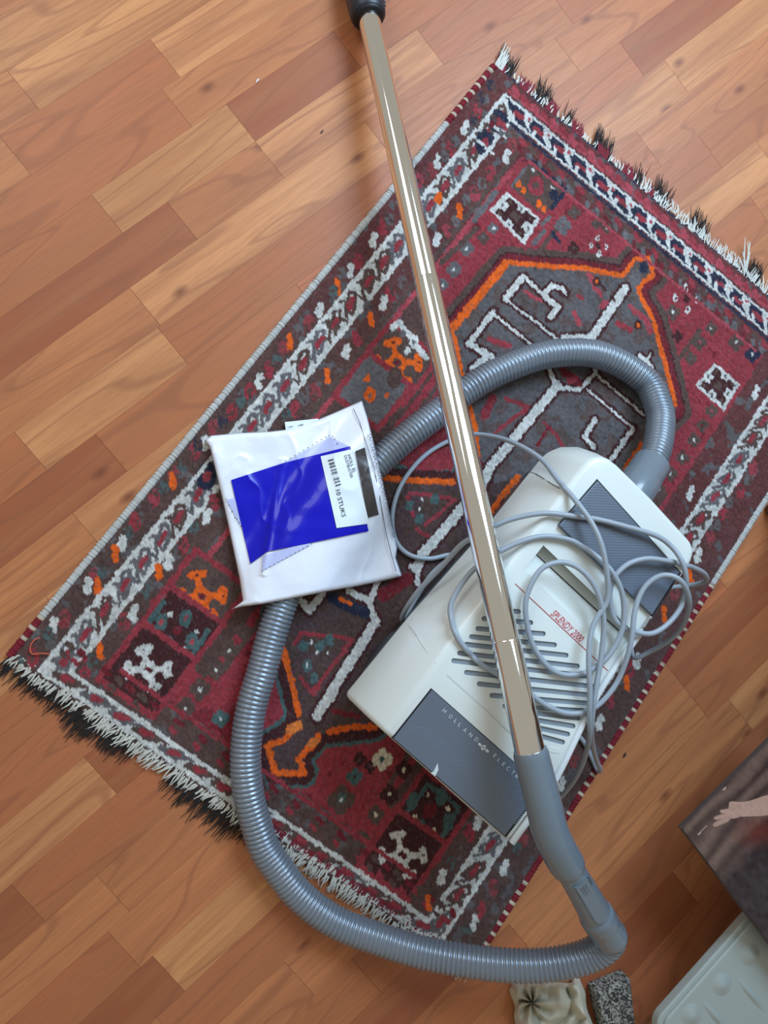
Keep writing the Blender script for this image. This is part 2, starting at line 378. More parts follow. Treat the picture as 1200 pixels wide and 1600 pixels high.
# two-tone mottling inside
for med, cc in ((med1, 'brown'), (med2, 'maroon')):
    q = np.array([px2r(p) for p in med]); sl = region((q[:, 0].min(), q[:, 0].max(), q[:, 1].min(), q[:, 1].max()))
    base = C['grey'] if med is med1 else np.array(C['brown'])*0.9
    sub = IMG[sl]; mk = (np.abs(sub-base).sum(-1) < 1e-6) & (mott[sl] > 0.15); sub[mk] = C[cc]*0.7+C['grey']*0.3
    mk = (np.abs(sub-base).sum(-1) < 1e-6); sub[mk] = base*0.86
for a in (med1[-2:]+med1[:13]+[(1055, 631)], [(1002, 694), (977, 733)], [(734, 638), (742, 667), (747, 711)], [(722, 590), (734, 638)]): line(a, 9, 'orange')
line([(790, 412), (704, 517)], 14, 'orange')
for a in ([(601, 747), (663, 752), (707, 753)], [(809, 745), (763, 803)], [(442, 1014), (456, 1067), (467, 1115)],
          [(462, 1137), (442, 1158), (417, 1165), (431, 1208), (475, 1208), (467, 1185), (492, 1160), (498, 1150)], [(515, 1144), (556, 1135), (585, 1137)]): line(a, 10, 'orange')
blob((460, 1137), 14, 8, srgb(200, 110, 50)[:3], -0.6); blob((490, 1160), 12, 6, srgb(196, 108, 50)[:3], -0.6)
blob((1006, 418), 12, 9, 'navy'); blob((992, 438), 13, 10, 'grey')
WH = [([(977, 450), (950, 490), (923, 529)], 15), ([(871, 603), (836, 645), (801, 688), (767, 728), (753, 759), (713, 805), (659, 867), (651, 888)], 16),
      ([(817, 433), (790, 467)], 11), ([(821, 435), (850, 462)], 6), ([(850, 460), (862, 446), (879, 452), (883, 458)], 9), ([(850, 462), (873, 481), (860, 496)], 10),
      ([(792, 469), (871, 529)], 4), ([(771, 487), (733, 537), (769, 558)], 10), ([(760, 558), (737, 577)], 9), ([(773, 492), (829, 537)], 4),
      ([(929, 583), (1006, 648)], 4), ([(917, 608), (989, 669)], 4), ([(989, 669), (956, 717)], 9), ([(858, 577), (871, 606), (906, 608), (931, 583), (923, 529)], 8),
      ([(880, 527), (912, 525), (923, 533)], 8), ([(930, 655), (913, 682), (928, 699)], 9), ([(587, 971), (540, 1046), (496, 1118)], 16), ([(592, 905), (577, 940), (587, 971)], 9),
      ([(546, 923), (577, 940)], 11), ([(469, 937), (483, 954), (504, 927)], 11), ([(651, 888), (653, 912)], 9), ([(640, 884), (651, 890)], 5), ([(1000, 556), (1012, 566), (1018, 574)], 8), ([(1016, 553), (1010, 563)], 4)]
for p, w in WH: line(p, w+10, 'maroon')
for p, w in WH: line(p, w, 'white')
RB = [([(921, 429), (930, 450), (948, 470), (940, 480)], 9, 'pink'), ([(985, 480), (1010, 500), (1016, 518)], 12, 'pink'), ([(966, 505), (985, 515)], 10, 'red'), ([(820, 455), (845, 470)], 7, 'pink'),
      ([(765, 530), (795, 540)], 10, 'red'), ([(898, 490), (905, 505)], 10, 'pink'), ([(903, 462), (910, 466)], 7, 'red'), ([(770, 622), (757, 650)], 14, 'red'), ([(790, 623), (826, 636), (775, 675)], 7, 'red'),
      ([(850, 660), (870, 680), (880, 700)], 6, 'red'), ([(858, 668), (840, 695)], 7, 'dred'), ([(880, 580), (905, 598)], 14, 'dred'), ([(890, 596), (900, 590)], 10, 'red'),
      ([(640, 770), (700, 777), (710, 782), (665, 820)], 6, 'red'), ([(636, 775), (645, 806)], 6, 'red'), ([(650, 825), (670, 838)], 6, 'red'), ([(470, 990), (530, 995), (550, 1000), (490, 1080)], 7, 'red'), ([(460, 1005), (470, 990)], 7, 'red'),
      ([(470, 1060), (490, 1085), (498, 1075)], 6, 'red'), ([(600, 930), (635, 905)], 22, 'dred'), ([(615, 960), (640, 925)], 8, 'brown'), ([(935, 440), (960, 470)], 4, 'maroon'), ([(520, 935), (570, 958)], 18, 'navy'), ([(532, 935), (548, 944)], 7, 'orange'),
      ([(520, 1110), (560, 1120)], 9, 'dred')]
for p, w, c in RB: line(p, w, c)
for p in ((932, 440), (997, 508)): blob(p, 9, 7, 'maroon'); blob(p, 4, 3, 'orange')
for p in ((948, 462), (980, 488), (640, 790), (680, 780), (655, 810), (500, 1010), (515, 1000), (480, 1040), (490, 1060), (475, 1010)): blob(p, 9, 7, 'grey' if p[0] > 900 else 'teal')
for p in ((660, 780), (655, 795), (487, 1003), (495, 1021), (513, 1022), (480, 1040)): blob(p, 3, 2.5, 'white')
# pinkish triangles beside medallion 2
poly([(620, 720), (700, 690), (707, 735), (640, 735)], 'red'); poly([(420, 1060), (437, 1110), (412, 1135)], 'red')
# ---- column of squares along the left field edge and its red rails
def sq(c, col, half=0.040, rim='red'):
    a, b = px2r(c)
    poly([(a-half-.008, b-half-.008), (a+half+.008, b-half-.008), (a+half+.008, b+half+.008), (a-half-.008, b+half+.008)], rim, True)
    poly([(a-half, b-half), (a+half, b-half), (a+half, b+half), (a-half, b+half)], col, True)
def cross(c, col, hole, r=0.034, w=11):
    c = np.array(c, float); r = r/.00088; D = [np.array(d) for d in ((-.22, -1), (-1, .02), (.30, .92), (1, -.02))]
    V4 = [tuple(c+d*r*.36) for d in D]; line(V4+[V4[0]], w*.75, col)
    for d in D:
        e = np.array([-d[1], d[0]]); line([tuple(c+d*r*.36), tuple(c+d*r*.80)], w*.9, col)
        q = c+d*r*.84; line([tuple(q-e*r*.20), tuple(q+e*r*.20)], w*1.25, col); line([tuple(q), tuple(q+.1)], w*.4, hole)
    line([tuple(c), tuple(c+.1)], w*.7, 'dred')
sq((621, 567), 'brown'); cross((621, 567), 'orange', 'maroon')
sq((583, 610), 'grey', .036); blob((578, 617), 12, 10, 'orange'); blob((578, 617), 4, 3, 'grey'); blob((574, 591), 6, 5, 'orange'); blob((605, 618), 4, 4, 'orange'); blob((617, 590), 18, 12, 'brown')
line([(623, 502), (667, 560)], 10, 'white'); line([(623, 502), (612, 514)], 9, 'white'); blob((646, 534), 11, 8, 'white'); blob((646, 534), 4, 4, 'grey'); blob((630, 520), 6, 5, 'grey'); blob((636, 549), 7, 5, 'white')
sq((315, 931), 'brown'); cross((315, 931), 'orange', 'maroon')
sq((275, 988), 'maroon')
for a, b in (((256, 940), (223, 985)), ((223, 985), (292, 1035)), ((292, 1035), (325, 985))): line([a, b], 8, 'teal')
for p in ((252, 972), (290, 966), (300, 1002), (262, 1008)): blob(p, 13, 9, 'teal'); blob(p, 4, 3, 'pink')
for p in ((265, 960), (246, 988), (308, 986), (286, 1014)): blob(p, 4, 3.5, 'white')
blob((277, 986), 7, 6, 'dred')
sq((231, 1046), 'maroon'); cross((231, 1046), 'white', 'grey', .032, 10)
def wsq(c4):
    poly(grow(c4, 1.22), 'red'); poly(c4, 'white'); c = np.mean(c4, axis=0); poly(grow(c4, .80), 'maroon')
    for i in range(4):
        mid_ = (np.array(c4[i])+np.array(c4[(i+1) % 4]))/2; pm = c+(mid_-c)*0.74; pi_ = c+(mid_-c)*0.50; ed_ = np.array(c4[(i+1) % 4])-np.array(c4[i]); ed_ = ed_/np.linalg.norm(ed_)
        poly([tuple(mid_-ed_*8), tuple(mid_+ed_*8), tuple(pi_+ed_*6), tuple(pi_-ed_*6)], 'white'); blob(tuple(pm), 4, 2.6, 'grey')
        pc = c+(np.array(c4[i])-c)*0.60; blob(tuple(pc), 3.5, 3, 'brown')
    poly(grow(c4, 0.22), 'brown')
wsq([(792, 300), (765, 329), (819, 383), (845, 342)])
wsq([(1117, 567), (1086, 602), (1131, 642), (1156, 600)])
poly([(831, 250), (800, 293), (850, 337), (880, 296)], 'brown'); line([(831, 250), (885, 298), (862, 325)], 8, 'navy'); blob((838, 290), 18, 14, 'red'); blob((838, 290), 7, 6, 'brown')
for p in ((810, 287), (818, 297), (842, 318), (850, 327)): blob(p, 7, 5, 'orange')
for p in ((833, 265), (863, 292)): blob(p, 3, 3, 'white')
blob((866, 305), 10, 9, 'navy')
line([(822, 262), (800, 291)], 6, 'grey')
sq((672, 1274), 'maroon')
for a, b in (((669, 1225), (629, 1277)), ((629, 1277), (683, 1323)), ((683, 1323), (717, 1262)), ((717, 1262), (669, 1225))): line([a, b], 7, 'teal')
for p in ((645, 1252), (658, 1295), (700, 1285), (690, 1245)): blob(p, 14, 9, 'teal')
for p in ((668, 1240), (648, 1277), (677, 1298), (700, 1263)): blob(p, 3.5, 3, 'cream')
blob((671, 1267), 12, 11, 'dred')
sq((629, 1335), 'maroon'); cross((629, 1337), 'white', 'grey', .034, 9)
# flowers and stars in the red ground
def star(c, r, col, eye='white', e=3):
    for d in ((1, 0), (-1, 0), (0, 1), (0, -1)): blob((c[0]+d[0]*r*.55, c[1]+d[1]*r*.55), r*.62, r*.5, col)
    blob(c, e, e*.8, eye)
for c, r, col, eye in (((358, 1017), 14, 'brown', 'white'), ((337, 1046), 14, 'brown', 'white'), ((313, 1077), 15, 'brown', 'white'), ((290, 1106), 14, 'brown', 'white'), ((345, 1123), 12, 'teal', 'white'), ((380, 985), 12, 'brown', 'brown'),
                       ((554, 1214), 12, 'teal', 'maroon'), ((562, 1187), 10, 'maroon', 'brown'), ((578, 1198), 9, 'maroon', 'brown'), ((533, 1250), 20, 'brown', 'white'), ((608, 1242), 14, 'maroon', 'cream'), ((587, 1273), 13, 'brown', 'cream'), ((631, 1202), 13, 'maroon', 'cream'),
                       ((565, 1310), 12, 'brown', 'brown'), ((476, 1250), 8, 'brown', 'brown'), ((897, 332), 11, 'brown', 'grey'), ((932, 350), 8, 'brown', 'brown'), ((948, 355), 10, 'brown', 'white'), ((896, 388), 10, 'maroon', 'brown'), ((880, 352), 14, 'grey', 'red'),
                       ((1051, 488), 12, 'brown', 'white'), ((1059, 526), 9, 'maroon', 'maroon'), ((1079, 560), 10, 'brown', 'grey'), ((1111, 513), 10, 'brown', 'white'), ((1093, 535), 12, 'brown', 'pink'), ((1150, 535), 13, 'brown', 'white'), ((1176, 554), 13, 'navy', 'white'),
                       ((1084, 688), 11, 'brown', 'white'), ((1066, 715), 11, 'brown', 'white'), ((1048, 740), 11, 'brown', 'white'), ((1030, 766), 11, 'brown', 'white'), ((1098, 665), 10, 'brown', 'dred'), ((1112, 642), 10, 'brown', 'pink'),
                       ((729, 388), 12, 'grey', 'white'), ((709, 421), 12, 'grey', 'white'), ((691, 445), 10, 'grey', 'white'), ((755, 372), 9, 'brown', 'grey'), ((770, 357), 9, 'grey', 'white')): star(c, r, col, eye)
blob((533, 1248), 9, 7, 'teal'); blob((533, 1250), 3.5, 3, 'white'); star((597, 1187), 15, 'cream', 'teal', 5)
for c, k in (((1073, 467), 17), ((935, 385), 12)):
    for d in ((1, .1), (-1, -.1), (.1, 1), (-.1, -1)): blob((c[0]+d[0]*k, c[1]+d[1]*k), k*.45, k*.3, 'white', 0.4); blob((c[0]+d[0]*k*.95, c[1]+d[1]*k*.95), k*.2, k*.12, 'dred')
    blob(c, k*.5, k*.4, 'maroon')
line([(862, 362), (874, 378)], 7, 'navy'); line([(850, 360), (834, 380)], 8, 'grey'); line([(848, 350), (858, 340)], 8, 'grey')
line([(745, 357), (690, 410)], 10, 'brown'); line([(775, 300), (740, 345)], 10, 'grey')
# ---- white border band with its hooks and lozenges
def band(p0, p1, q0, q1, base, n, lead):
    """p = outer line ends, q = inner line ends (rug metres)"""
    poly([p0, p1, q1, q0], base, True)
    p0, p1, q0, q1 = map(np.array, (p0, p1, q0, q1)); 
    for i in range(n):
        a, b = (i+.5)/n, (i+1.0)/n
        c = ((p0+(p1-p0)*a)+(q0+(q1-q0)*a))/2; ax = (p1-p0)/np.linalg.norm(p1-p0); ac = (q0-p0)/np.linalg.norm(q0-p0); st = np.linalg.norm(p1-p0)/n
        hb = np.linalg.norm(q0-p0)/2
        if lead == 'white': ring, core = ('grey' if rnd.random() < .6 else 'brown'), 'red'
        else: ring, core = 'white', 'red'
        jt = rnd.uniform(-.003, .003)
        def seg(pts, w, colr): line([tuple(c+ax*(u+jt+rnd.uniform(-.0012, .0012))+ac*(v+rnd.uniform(-.0012, .0012))) for u, v in pts], w*rnd.uniform(.85, 1.2), colr, True)
        if lead == 'white':
            seg([(-.013, -.3*hb), (-.002, -.72*hb), (.010, -.1*hb), (.003, .72*hb), (-.011, .25*hb), (-.013, -.3*hb)], 6, ring)
            seg([(-.006, 0), (.005, 0)], 12, ring); seg([(-.006, -.05*hb), (.005, .05*hb)], 9, core)
            seg([(.016, .8*hb), (.011, -.55*hb), (.020, -.75*hb)], 5, ring); seg([(.019, .5*hb), (.024, .1*hb)], 4, ring)
        else:
            seg([(-.010, 0), (.010, 0)], 17, 'navy'); seg([(.018, .55*hb), (.012, -.2*hb), (.021, -.7*hb)], 8, 'white'); seg([(.020, -.8*hb), (.026, -.5*hb)], 9, 'white')
            seg([(-.008, 0), (.006, 0)], 9, 'red'); seg([(-.013, .3*hb), (-.017, .8*hb)], 5, 'white'); seg([(.023, -.55*hb), (.024, -.5*hb)], 5, 'pink')
tl, tr = tLo, tRo
band((sTo, tLo), (sBo, tLo), (sTi, tLi), (sBi, tLi), C['white']*0.93, 27, 'white')
band((sTo, tRo), (sBo, tRo), (sTi, tRi), (sBi, tRi), C['white']*0.90, 27, 'white')
band((sBo, tLo), (sBo, tRo), (sBi, tLi), (sBi, tRi), C['white']*0.90, 15, 'white')
band((sTo, tLo), (sTo, tRo), (sTi, tLi), (sTi, tRi), 'navy', 15, 'navy')
# navy dye in the first hooks near that end
for p in ((779, 190), (758, 223)):
    blob(p, 22, 17, 'navy'); blob(p, 9, 6, 'red')
for a in (((765, 190), (790, 215)), ((745, 218), (770, 240)), ((790, 160), (800, 185))): line([a[0], a[1]], 5, 'white')
blob((323, 744), 22, 15, 'navy'); blob((323, 744), 9, 6, 'red'); blob((685, 310), 10, 7, 'orange')
wl = 6
for a, b in (((sTo, tLo), (sBo, tLo)), ((sTi, tLi), (sBi, tLi)), ((sTo, tRo), (sBo, tRo)), ((sTi, tRi), (sBi, tRi)), ((sBo, tLo), (sBo, tRo)), ((sBi, tLi), (sBi, tRi)), ((sTi, tLi), (sTi, tRi)), ((sTo, tLo), (sTo, tRo))):
    line([a, b], wl if a[0] > sTi or a[0] != b[0] else 4.5, 'white', True)
# ---- guard stripes at the two ends
for k in range(34):
    t = tLo+(tRo-tLo)*(k+.5)/34
    line([(sTo-.016, t-.004), (sTo-.012, t+.006)], 11, 'red' if k % 2 else 'pink', True); line([(sTo-.030, t), (sTo-.027, t+.006)], 6, 'brown' if k % 2 else 'dred', True)
    line([(sTi+.016, t-.004), (sTi+.019, t+.005)], 9, 'red' if k % 2 else 'brown', True); line([(sTi+.026, t), (sTi+.030, t+.005)], 8, 'grey' if k % 3 else 'dred', True)
    line([(sBi-.014, t-.003), (sBi-.012, t+.004)], 7, 'red' if k % 2 else 'brown', True); line([(sBi-.026, t-.003), (sBi-.024, t+.006)], 8, 'dred' if k % 2 else 'brown', True)
line([(sTo-.008, tLo), (sTo-.008, tRo)], 5, 'pink', True); line([(.003, 0.02), (.003, RW-.02)], 9, 'navy', True); line([(sTi+.007, tLi), (sTi+.007, tRi)], 6, 'navy', True); line([(sTi+.036, tLi+.06), (sTi+.036, tRi-.06)], 5, 'pink', True)
line([(sBi-.036, tLi+.05), (sBi-.036, tRi-.05)], 7, 'red', True)
poly([(sBo+.012, tLo+.05), (RL, tLo+.05), (RL, RW), (sBo+.012, RW)], 'maroon', True)
# ---- coloured blocks in the long guard stripes
G = {'red': [(746, 173), (704, 233), (675, 267), (654, 283), (597, 356), (559, 408), (482, 504), (444, 545), (420, 578), (390, 611), (362, 645), (334, 670), (304, 706), (271, 742), (241, 779), (212, 815), (149, 902), (100, 967), (50, 1027),
             (800, 227), (767, 271), (742, 304), (697, 362), (610, 460), (558, 529), (492, 612), (462, 640), (335, 785), (287, 852), (194, 971), (133, 1044), (750, 1421), (771, 1387), (818, 1310), (733, 1302), (1177, 731), (1156, 767), (1131, 804), (1110, 840), (985, 1046), (896, 1187), (953, 1095), (1055, 925)],
     'white': [(726, 200), (684, 252), (583, 375), (547, 423), (499, 485), (404, 595), (319, 692), (191, 848), (137, 915), (82, 977), (791, 244), (682, 375), (599, 474), (541, 550), (323, 806), (263, 879), (208, 958), (740, 1442), (787, 1356), (690, 1371), (746, 1285), (1079, 771), (1181, 612), (996, 1033), (937, 1129), (877, 1225), (1090, 868)],
     'grey': [(758, 156), (713, 221), (694, 244), (609, 342), (535, 427), (467, 516), (753, 287), (729, 312), (628, 441), (518, 575), (475, 624), (712, 345), (1168, 748), (1140, 785), (575, 480), (1120, 820)],
     'orange': [(527, 448), (453, 534), (269, 750), (180, 863), (152, 915), (718, 329), (579, 498), (511, 587), (247, 893), (156, 1017), (669, 1410), (979, 1067), (1078, 900), (1038, 960)],
     'teal': [(433, 563), (377, 626), (285, 729), (256, 762), (201, 831), (159, 892), (75, 990), (35, 1035), (448, 649), (304, 827), (227, 925), (144, 1035), (729, 1454), (807, 1325), (704, 1350), (520, 455)],
     'navy': [(767, 133), (752, 152), (348, 659), (309, 695), (740, 190)]}
for c, L in G.items():
    for p in L:
        if c == 'white':
            blob((p[0]+2, p[1]-6), 7, 6, c, 0.9); blob((p[0]-1, p[1]+5), 8, 6.5, c, 0.9)
        elif c == 'red': blob(p, 14, 8.5, rnd.choice([C['red'], C['pink']*.8, C['red']*.75+C['brown']*.3]), rnd.uniform(.5, .9))
        elif c == 'orange': blob((p[0], p[1]-5), 8, 5, c, .8); blob((p[0]+1, p[1]+6), 8, 5, c, .8)
        else: blob(p, 10.5, 7.5, C[c]*.75+C['brown']*.25, .7)
        if c in ('red', 'teal', 'grey', 'navy'): chip(p, 4)
# pile texture
val = 1+0.20*vnoise(S.shape, 2)+0.34*(NR.random(S.shape)-.5)+0.12*vnoise(S.shape, 14)
IMG = np.clip(IMG*val[..., None], 0.004, 0.9)
fz = NR.random(S.shape) < 0.06
IMG[fz] = IMG[fz]*0.6+C['grey']*0.4
# mesh
ed = np.minimum.reduce([S, RL-S, T, RW-T]); fall = np.clip(ed/0.008, 0, 1)
Z = 0.0035+(RZ-0.0035)*np.sqrt(fall)+0.0007*vnoise(S.shape, 2)+0.0006*vnoise(S.shape, 1.2)+0.0008*vnoise(S.shape, 25)
bow = lambda s: 0.004*np.sin(math.pi*s/RL)
X, Y = hap(R2W, S, T)
X = X+0.0006*(NR.random(S.shape)-.5); Y = Y+0.0006*(NR.random(S.shape)-.5)
rug_c = np.mean(rc, axis=0)
rug = empty('rug', (rug_c[0], rug_c[1], 0.0), 'hand-knotted red and brown patterned wool rug lying on the wooden floor', 'rug')
me = bpy.data.meshes.new('pile')
VV = np.stack([X-rug_c[0], Y-rug_c[1], Z], -1).reshape(-1, 3)
me.vertices.add(len(VV)); me.vertices.foreach_set('co', VV.ravel())
ii = np.arange(ns*nt_).reshape(ns, nt_)
Q = np.stack([ii[:-1, :-1], ii[1:, :-1], ii[1:, 1:], ii[:-1, 1:]], -1).reshape(-1, 4)
me.loops.add(Q.size); me.loops.foreach_set('vertex_index', Q.ravel().astype(np.int32))
me.polygons.add(len(Q)); me.polygons.foreach_set('loop_start', (np.arange(len(Q))*4).astype(np.int32))
me.update(calc_edges=True); me.validate()
ca = me.color_attributes.new('dye', 'FLOAT_COLOR', 'POINT')
ca.data.foreach_set('color', np.concatenate([IMG, np.ones(S.shape+(1,))], -1).astype(np.float32).ravel())
M_rug = attr_mat('wool_pile', 0.95, bump=(900, 0.5, 0.0008), sheen=0.15)
link('pile', me, M_rug, rug, True)
if me.polygons[0].normal.z < 0: me.flip_normals()
# side bindings
def rw(s, t, z=0.0):
    x, y = hap(R2W, s, t); return np.array([x, y, z])
def binding(t, out, colf, name):
    pts = np.array([rw(s, t+out*0.002, 0.005) for s in np.linspace(0.004, RL-0.004, 760)])
    s = np.linspace(0, RL, 760); r = 0.0048+0.0010*np.abs(np.sin(s*math.pi/0.0048))+0.0006*np.array([rnd.uniform(-1, 1) for _ in s])
    V, Fc = sweep(pts, r, 8, True, np.full(760, .8)); o = mesh(name, V, Fc, attr_mat('selvedge_wool', .95, bump=(700, .5, .0008)), rug, True)
    a = o.data.color_attributes.new('dye', 'FLOAT_COLOR', 'POINT'); cc = np.ones((760, 8, 4))
    for i in range(760): cc[i, :, :3] = colf(s[i])*rnd.uniform(.82, 1.1)
    a.data.foreach_set('color', cc.astype(np.float32).ravel()); return o
sA = px2r((690, 180))[0]; sB = px2r((60, 965))[0]
def wraps(s, p=0.016):
    k = int(s/p); r = random.Random(k*7+3); return C['cream']*.9 if (s % p)/p > 0.72 and r.random() < .75 else C['dred']*1.35
binding(0, -1, lambda s: wraps(s) if s < sA or s > sB else C['white']*.93, 'selvedge')
sC = px2r((1080, 885))[0]
binding(RW, 1, lambda s: C['white']*.9 if .08 < s < sC else wraps(s), 'selvedge')
# fringe strands
def strands(name, specs, m):
    V, Fc = [], []
    for (base, tip, r) in specs:
        base = np.array(base); tip = np.array(tip); mid = (base+tip)/2+np.array([rnd.uniform(-1, 1)*.002, rnd.uniform(-1, 1)*.002, .0015])
        d = tip-base; side = np.array([-d[1], d[0], 0]); side /= np.linalg.norm(side)+1e-9
        n0 = len(V)
        for p, k in ((base, 1.0), (mid, 1.0), (tip, 0.35)):
            for a in (0.5, 2.6, 4.7): V.append(p+side*math.cos(a)*r*k+np.array([0, 0, 1])*math.sin(a)*r*k)
        for i in range(2):
            for k in range(3): Fc.append((n0+i*3+k, n0+i*3+(k+1) % 3, n0+i*3+3+(k+1) % 3, n0+i*3+3+k))
        Fc.append((n0+6, n0+7, n0+8))
    o = mesh(name, V, Fc, m, rug, True); tag(o, kind='stuff'); return o
M_fw = mat('fringe_cotton', srgb(196, 196, 188), .9, vary=.2, vscale=300); M_fk = mat('fringe_black_wool', srgb(26, 21, 20), .9, vary=.3, vscale=300); M_fr = mat('fringe_red_wool', srgb(112, 24, 40), .9, vary=.3, vscale=300)
def endf(end):
    wsp, ksp, rsp = [], [], []
    n = 520
    for i in range(n):
        t = RW*(i+rnd.random())/n; px = P(rw(0 if end == 'top' else RL, t, .004))
        e = -1 if end == 'top' else 1
        s0 = 0.0 if end == 'top' else RL
        if end == 'bottom':
            x = px[0]
            wl_ = 0.018; lean = -.35
            if 150 < x < 300: wl_ = .024
            if x > 360: wl_ = .020; lean = .15
            kl = 0.0
            if x < 215 or 270 < x < 400: kl = rnd.uniform(.010, .034)*(1.2 if 120 < x < 200 or 290 < x < 370 else 1)
            if rnd.random() < .8:
                L = wl_*rnd.uniform(.45, .95)
                wsp.append((rw(s0-e*rnd.uniform(.004, .014), t, .009), rw(s0+e*L*.7, t+L*(lean+rnd.uniform(-.5, .5)), rnd.uniform(.001, .006)), rnd.uniform(.0009, .0014)))
            if kl and rnd.random() < .85:
                for _ in range(2): ksp.append((rw(s0-e*.012, t, .006), rw(s0+e*kl*rnd.uniform(.7, 1.1), t+kl*rnd.uniform(-.45, .05), .0015), .0010))
            if x > 360 and rnd.random() < .5: rsp.append((rw(s0-.02, t, .009), rw(s0-.004, t+rnd.uniform(-.004, .004), .006), .0011))
        else:
            x = px[0]
            if rnd.random() < (.75 if x > 1000 else .45):
                L = rnd.uniform(.010, .022)*(1.15 if x > 1000 else .8)
                wsp.append((rw(s0+rnd.uniform(.001, .008), t, .008), rw(-L*.8, t+L*(rnd.uniform(-.75, .25)), rnd.uniform(.002, .008)), rnd.uniform(.0008, .0013)))
            tuft = (math.sin(t*95)+math.sin(t*61+1)) > .45
            if tuft and rnd.random() < .9:
                for _ in range(2):
                    L = rnd.uniform(.016, .040); ksp.append((rw(.006, t, .006), rw(-L, t-L*rnd.uniform(.0, .7), rnd.uniform(.002, .008)), .0009))
            if x < 1020 and (math.sin(t*120+.6)) > .35:
                for _ in range(2):
                    L = rnd.uniform(.010, .022); rsp.append((rw(.008, t, .008), rw(-L*.8, t-L*rnd.uniform(.1, .8), .006), .0011))
    strands('white_fringe', wsp, M_fw); strands('black_fringe', ksp, M_fk); strands('red_fringe', rsp, M_fr)
endf('top'); endf('bottom')
kn = []
for i in range(14):
    t = rnd.uniform(-.003, .012); kn.append((rw(.006, t, .008), rw(-.012-rnd.uniform(0, .026), t-rnd.uniform(.0, .014), .008), .0013))
for i in range(10):
    q = U(1163, 425, .008); kn.append((q+np.array([rnd.uniform(-1, 1)*.003, rnd.uniform(-1, 1)*.003, 0]), U(1158+rnd.uniform(-4, 16), 372+rnd.uniform(-2, 30), .012), .0013))
strands('corner_tassel', kn, M_fw)
th = [U(x, y, .0135) for x, y in ((62, 996), (54, 1000), (48, 1008), (47, 1016), (51, 1022), (60, 1021), (70, 1021), (78, 1022))]
tag(tube('loose_thread', resample(crom(th, 8), .002)[0], .0008, mat('orange_thread', srgb(206, 92, 60), .9), None, 6), 'thin loose orange thread curled on the rug corner by the fringe', 'thread')

# ================================================================== VACUUM CLEANER
M_white = mat('white_plastic', srgb(214, 220, 216), .32, coat=.15, vary=.02, vscale=6)
M_rim = mat('white_plastic_rim', srgb(214, 220, 222), .35)
M_gpan = mat('grey_panel_plastic', srgb(98, 108, 122), .22, coat=.25)
M_gpan2 = mat('grey_ribbed_plastic', srgb(92, 102, 116), .36)
M_gray = mat('grey_grip_plastic', srgb(108, 120, 130), .26, coat=.35)
M_dark = mat('dark_gap', srgb(20, 22, 28), .6)
M_base = mat('charcoal_bumper', srgb(72, 78, 88), .45)
M_slot = mat('slot_grey', srgb(128, 138, 148), .5)
M_chrome = mat('chrome', (0.86, 0.86, 0.83, 1), .07, metal=1.0)
M_hose = mat('silver_grey_hose', srgb(128, 138, 150), .32, metal=.45, coat=.2)
M_cord = mat('grey_cord', srgb(150, 160, 170), .42)
M_collar = mat('black_navy_plastic', srgb(30, 34, 46), .4)
M_redink = mat('red_print', srgb(196, 54, 70), .5); M_whiteink = mat('white_print', srgb(206, 214, 220), .5)
ZT, ZF = 0.185, 0.166
fB = U(797, 1316, ZF); e1 = U(1060, 912, ZT)-fB; e1[2] = 0; e1 /= np.linalg.norm(e1); e2 = np.array([-e1[1], e1[0], 0])
uc = float((U(835, 1182, ZT)-fB) @ e1)
uc = float(np.mean([(U(690, 1045, ZT)-fB) @ e1, uc]))
def zt_at(p):
    u = (p-fB) @ e1; return ZF+(ZT-ZF)*min(1, max(0, u/uc))
def Tp(x, y, dz=0.0):
    z = ZT
    for _ in range(6): z = zt_at(U(x, y, z+dz))
    return U(x, y, z+dz)
vloc = U(800, 1000, .185); vac = empty('vacuum_cleaner', (vloc[0], vloc[1], RZ), 'white and grey canister vacuum cleaner with chrome wand and ribbed hose on the rug', 'vacuum cleaner')
top_px = [(600, 1144), (797, 1316), (866, 1218), (937, 1077), (1007, 978), (1050, 922), (1072, 893), (1082, 876), (1086, 862), (1081, 847), (1017, 777), (965, 726), (948, 716), (932, 714), (918, 722), (905, 738), (800, 878), (705, 1003)]
low_px = {0: (536, 1084), 12: (905, 697), 13: (873, 698), 14: (855, 705), 15: (843, 715), 16: (738, 846), 17: (640, 957)}
mid_px = {0: (566, 1113), 12: (936, 708), 13: (905, 705), 14: (882, 712), 15: (872, 724), 16: (752, 874), 17: (655, 988)}
top_r = [Tp(*p) for p in top_px]; n = len(top_r)
def ring(d, z, out):
    r = []
    cen = np.mean(top_r, axis=0)
    for i, p in enumerate(top_r):
        if i in d: r.append(U(d[i][0], d[i][1], z))
        else:
            o = p-cen; o[2] = 0; o /= np.linalg.norm(o); q = p+o*out; r.append(np.array([q[0], q[1], z]))
    return r
mid_r = ring(mid_px, .140, .003); low_r = ring(low_px, .082, .003)
V = [*low_r, *mid_r, *top_r]; Fc = [tuple(range(n))[::-1]]
for k in range(2):
    for i in range(n): Fc.append((k*n+i, k*n+(i+1) % n, (k+1)*n+(i+1) % n, (k+1)*n+i))
cf = []
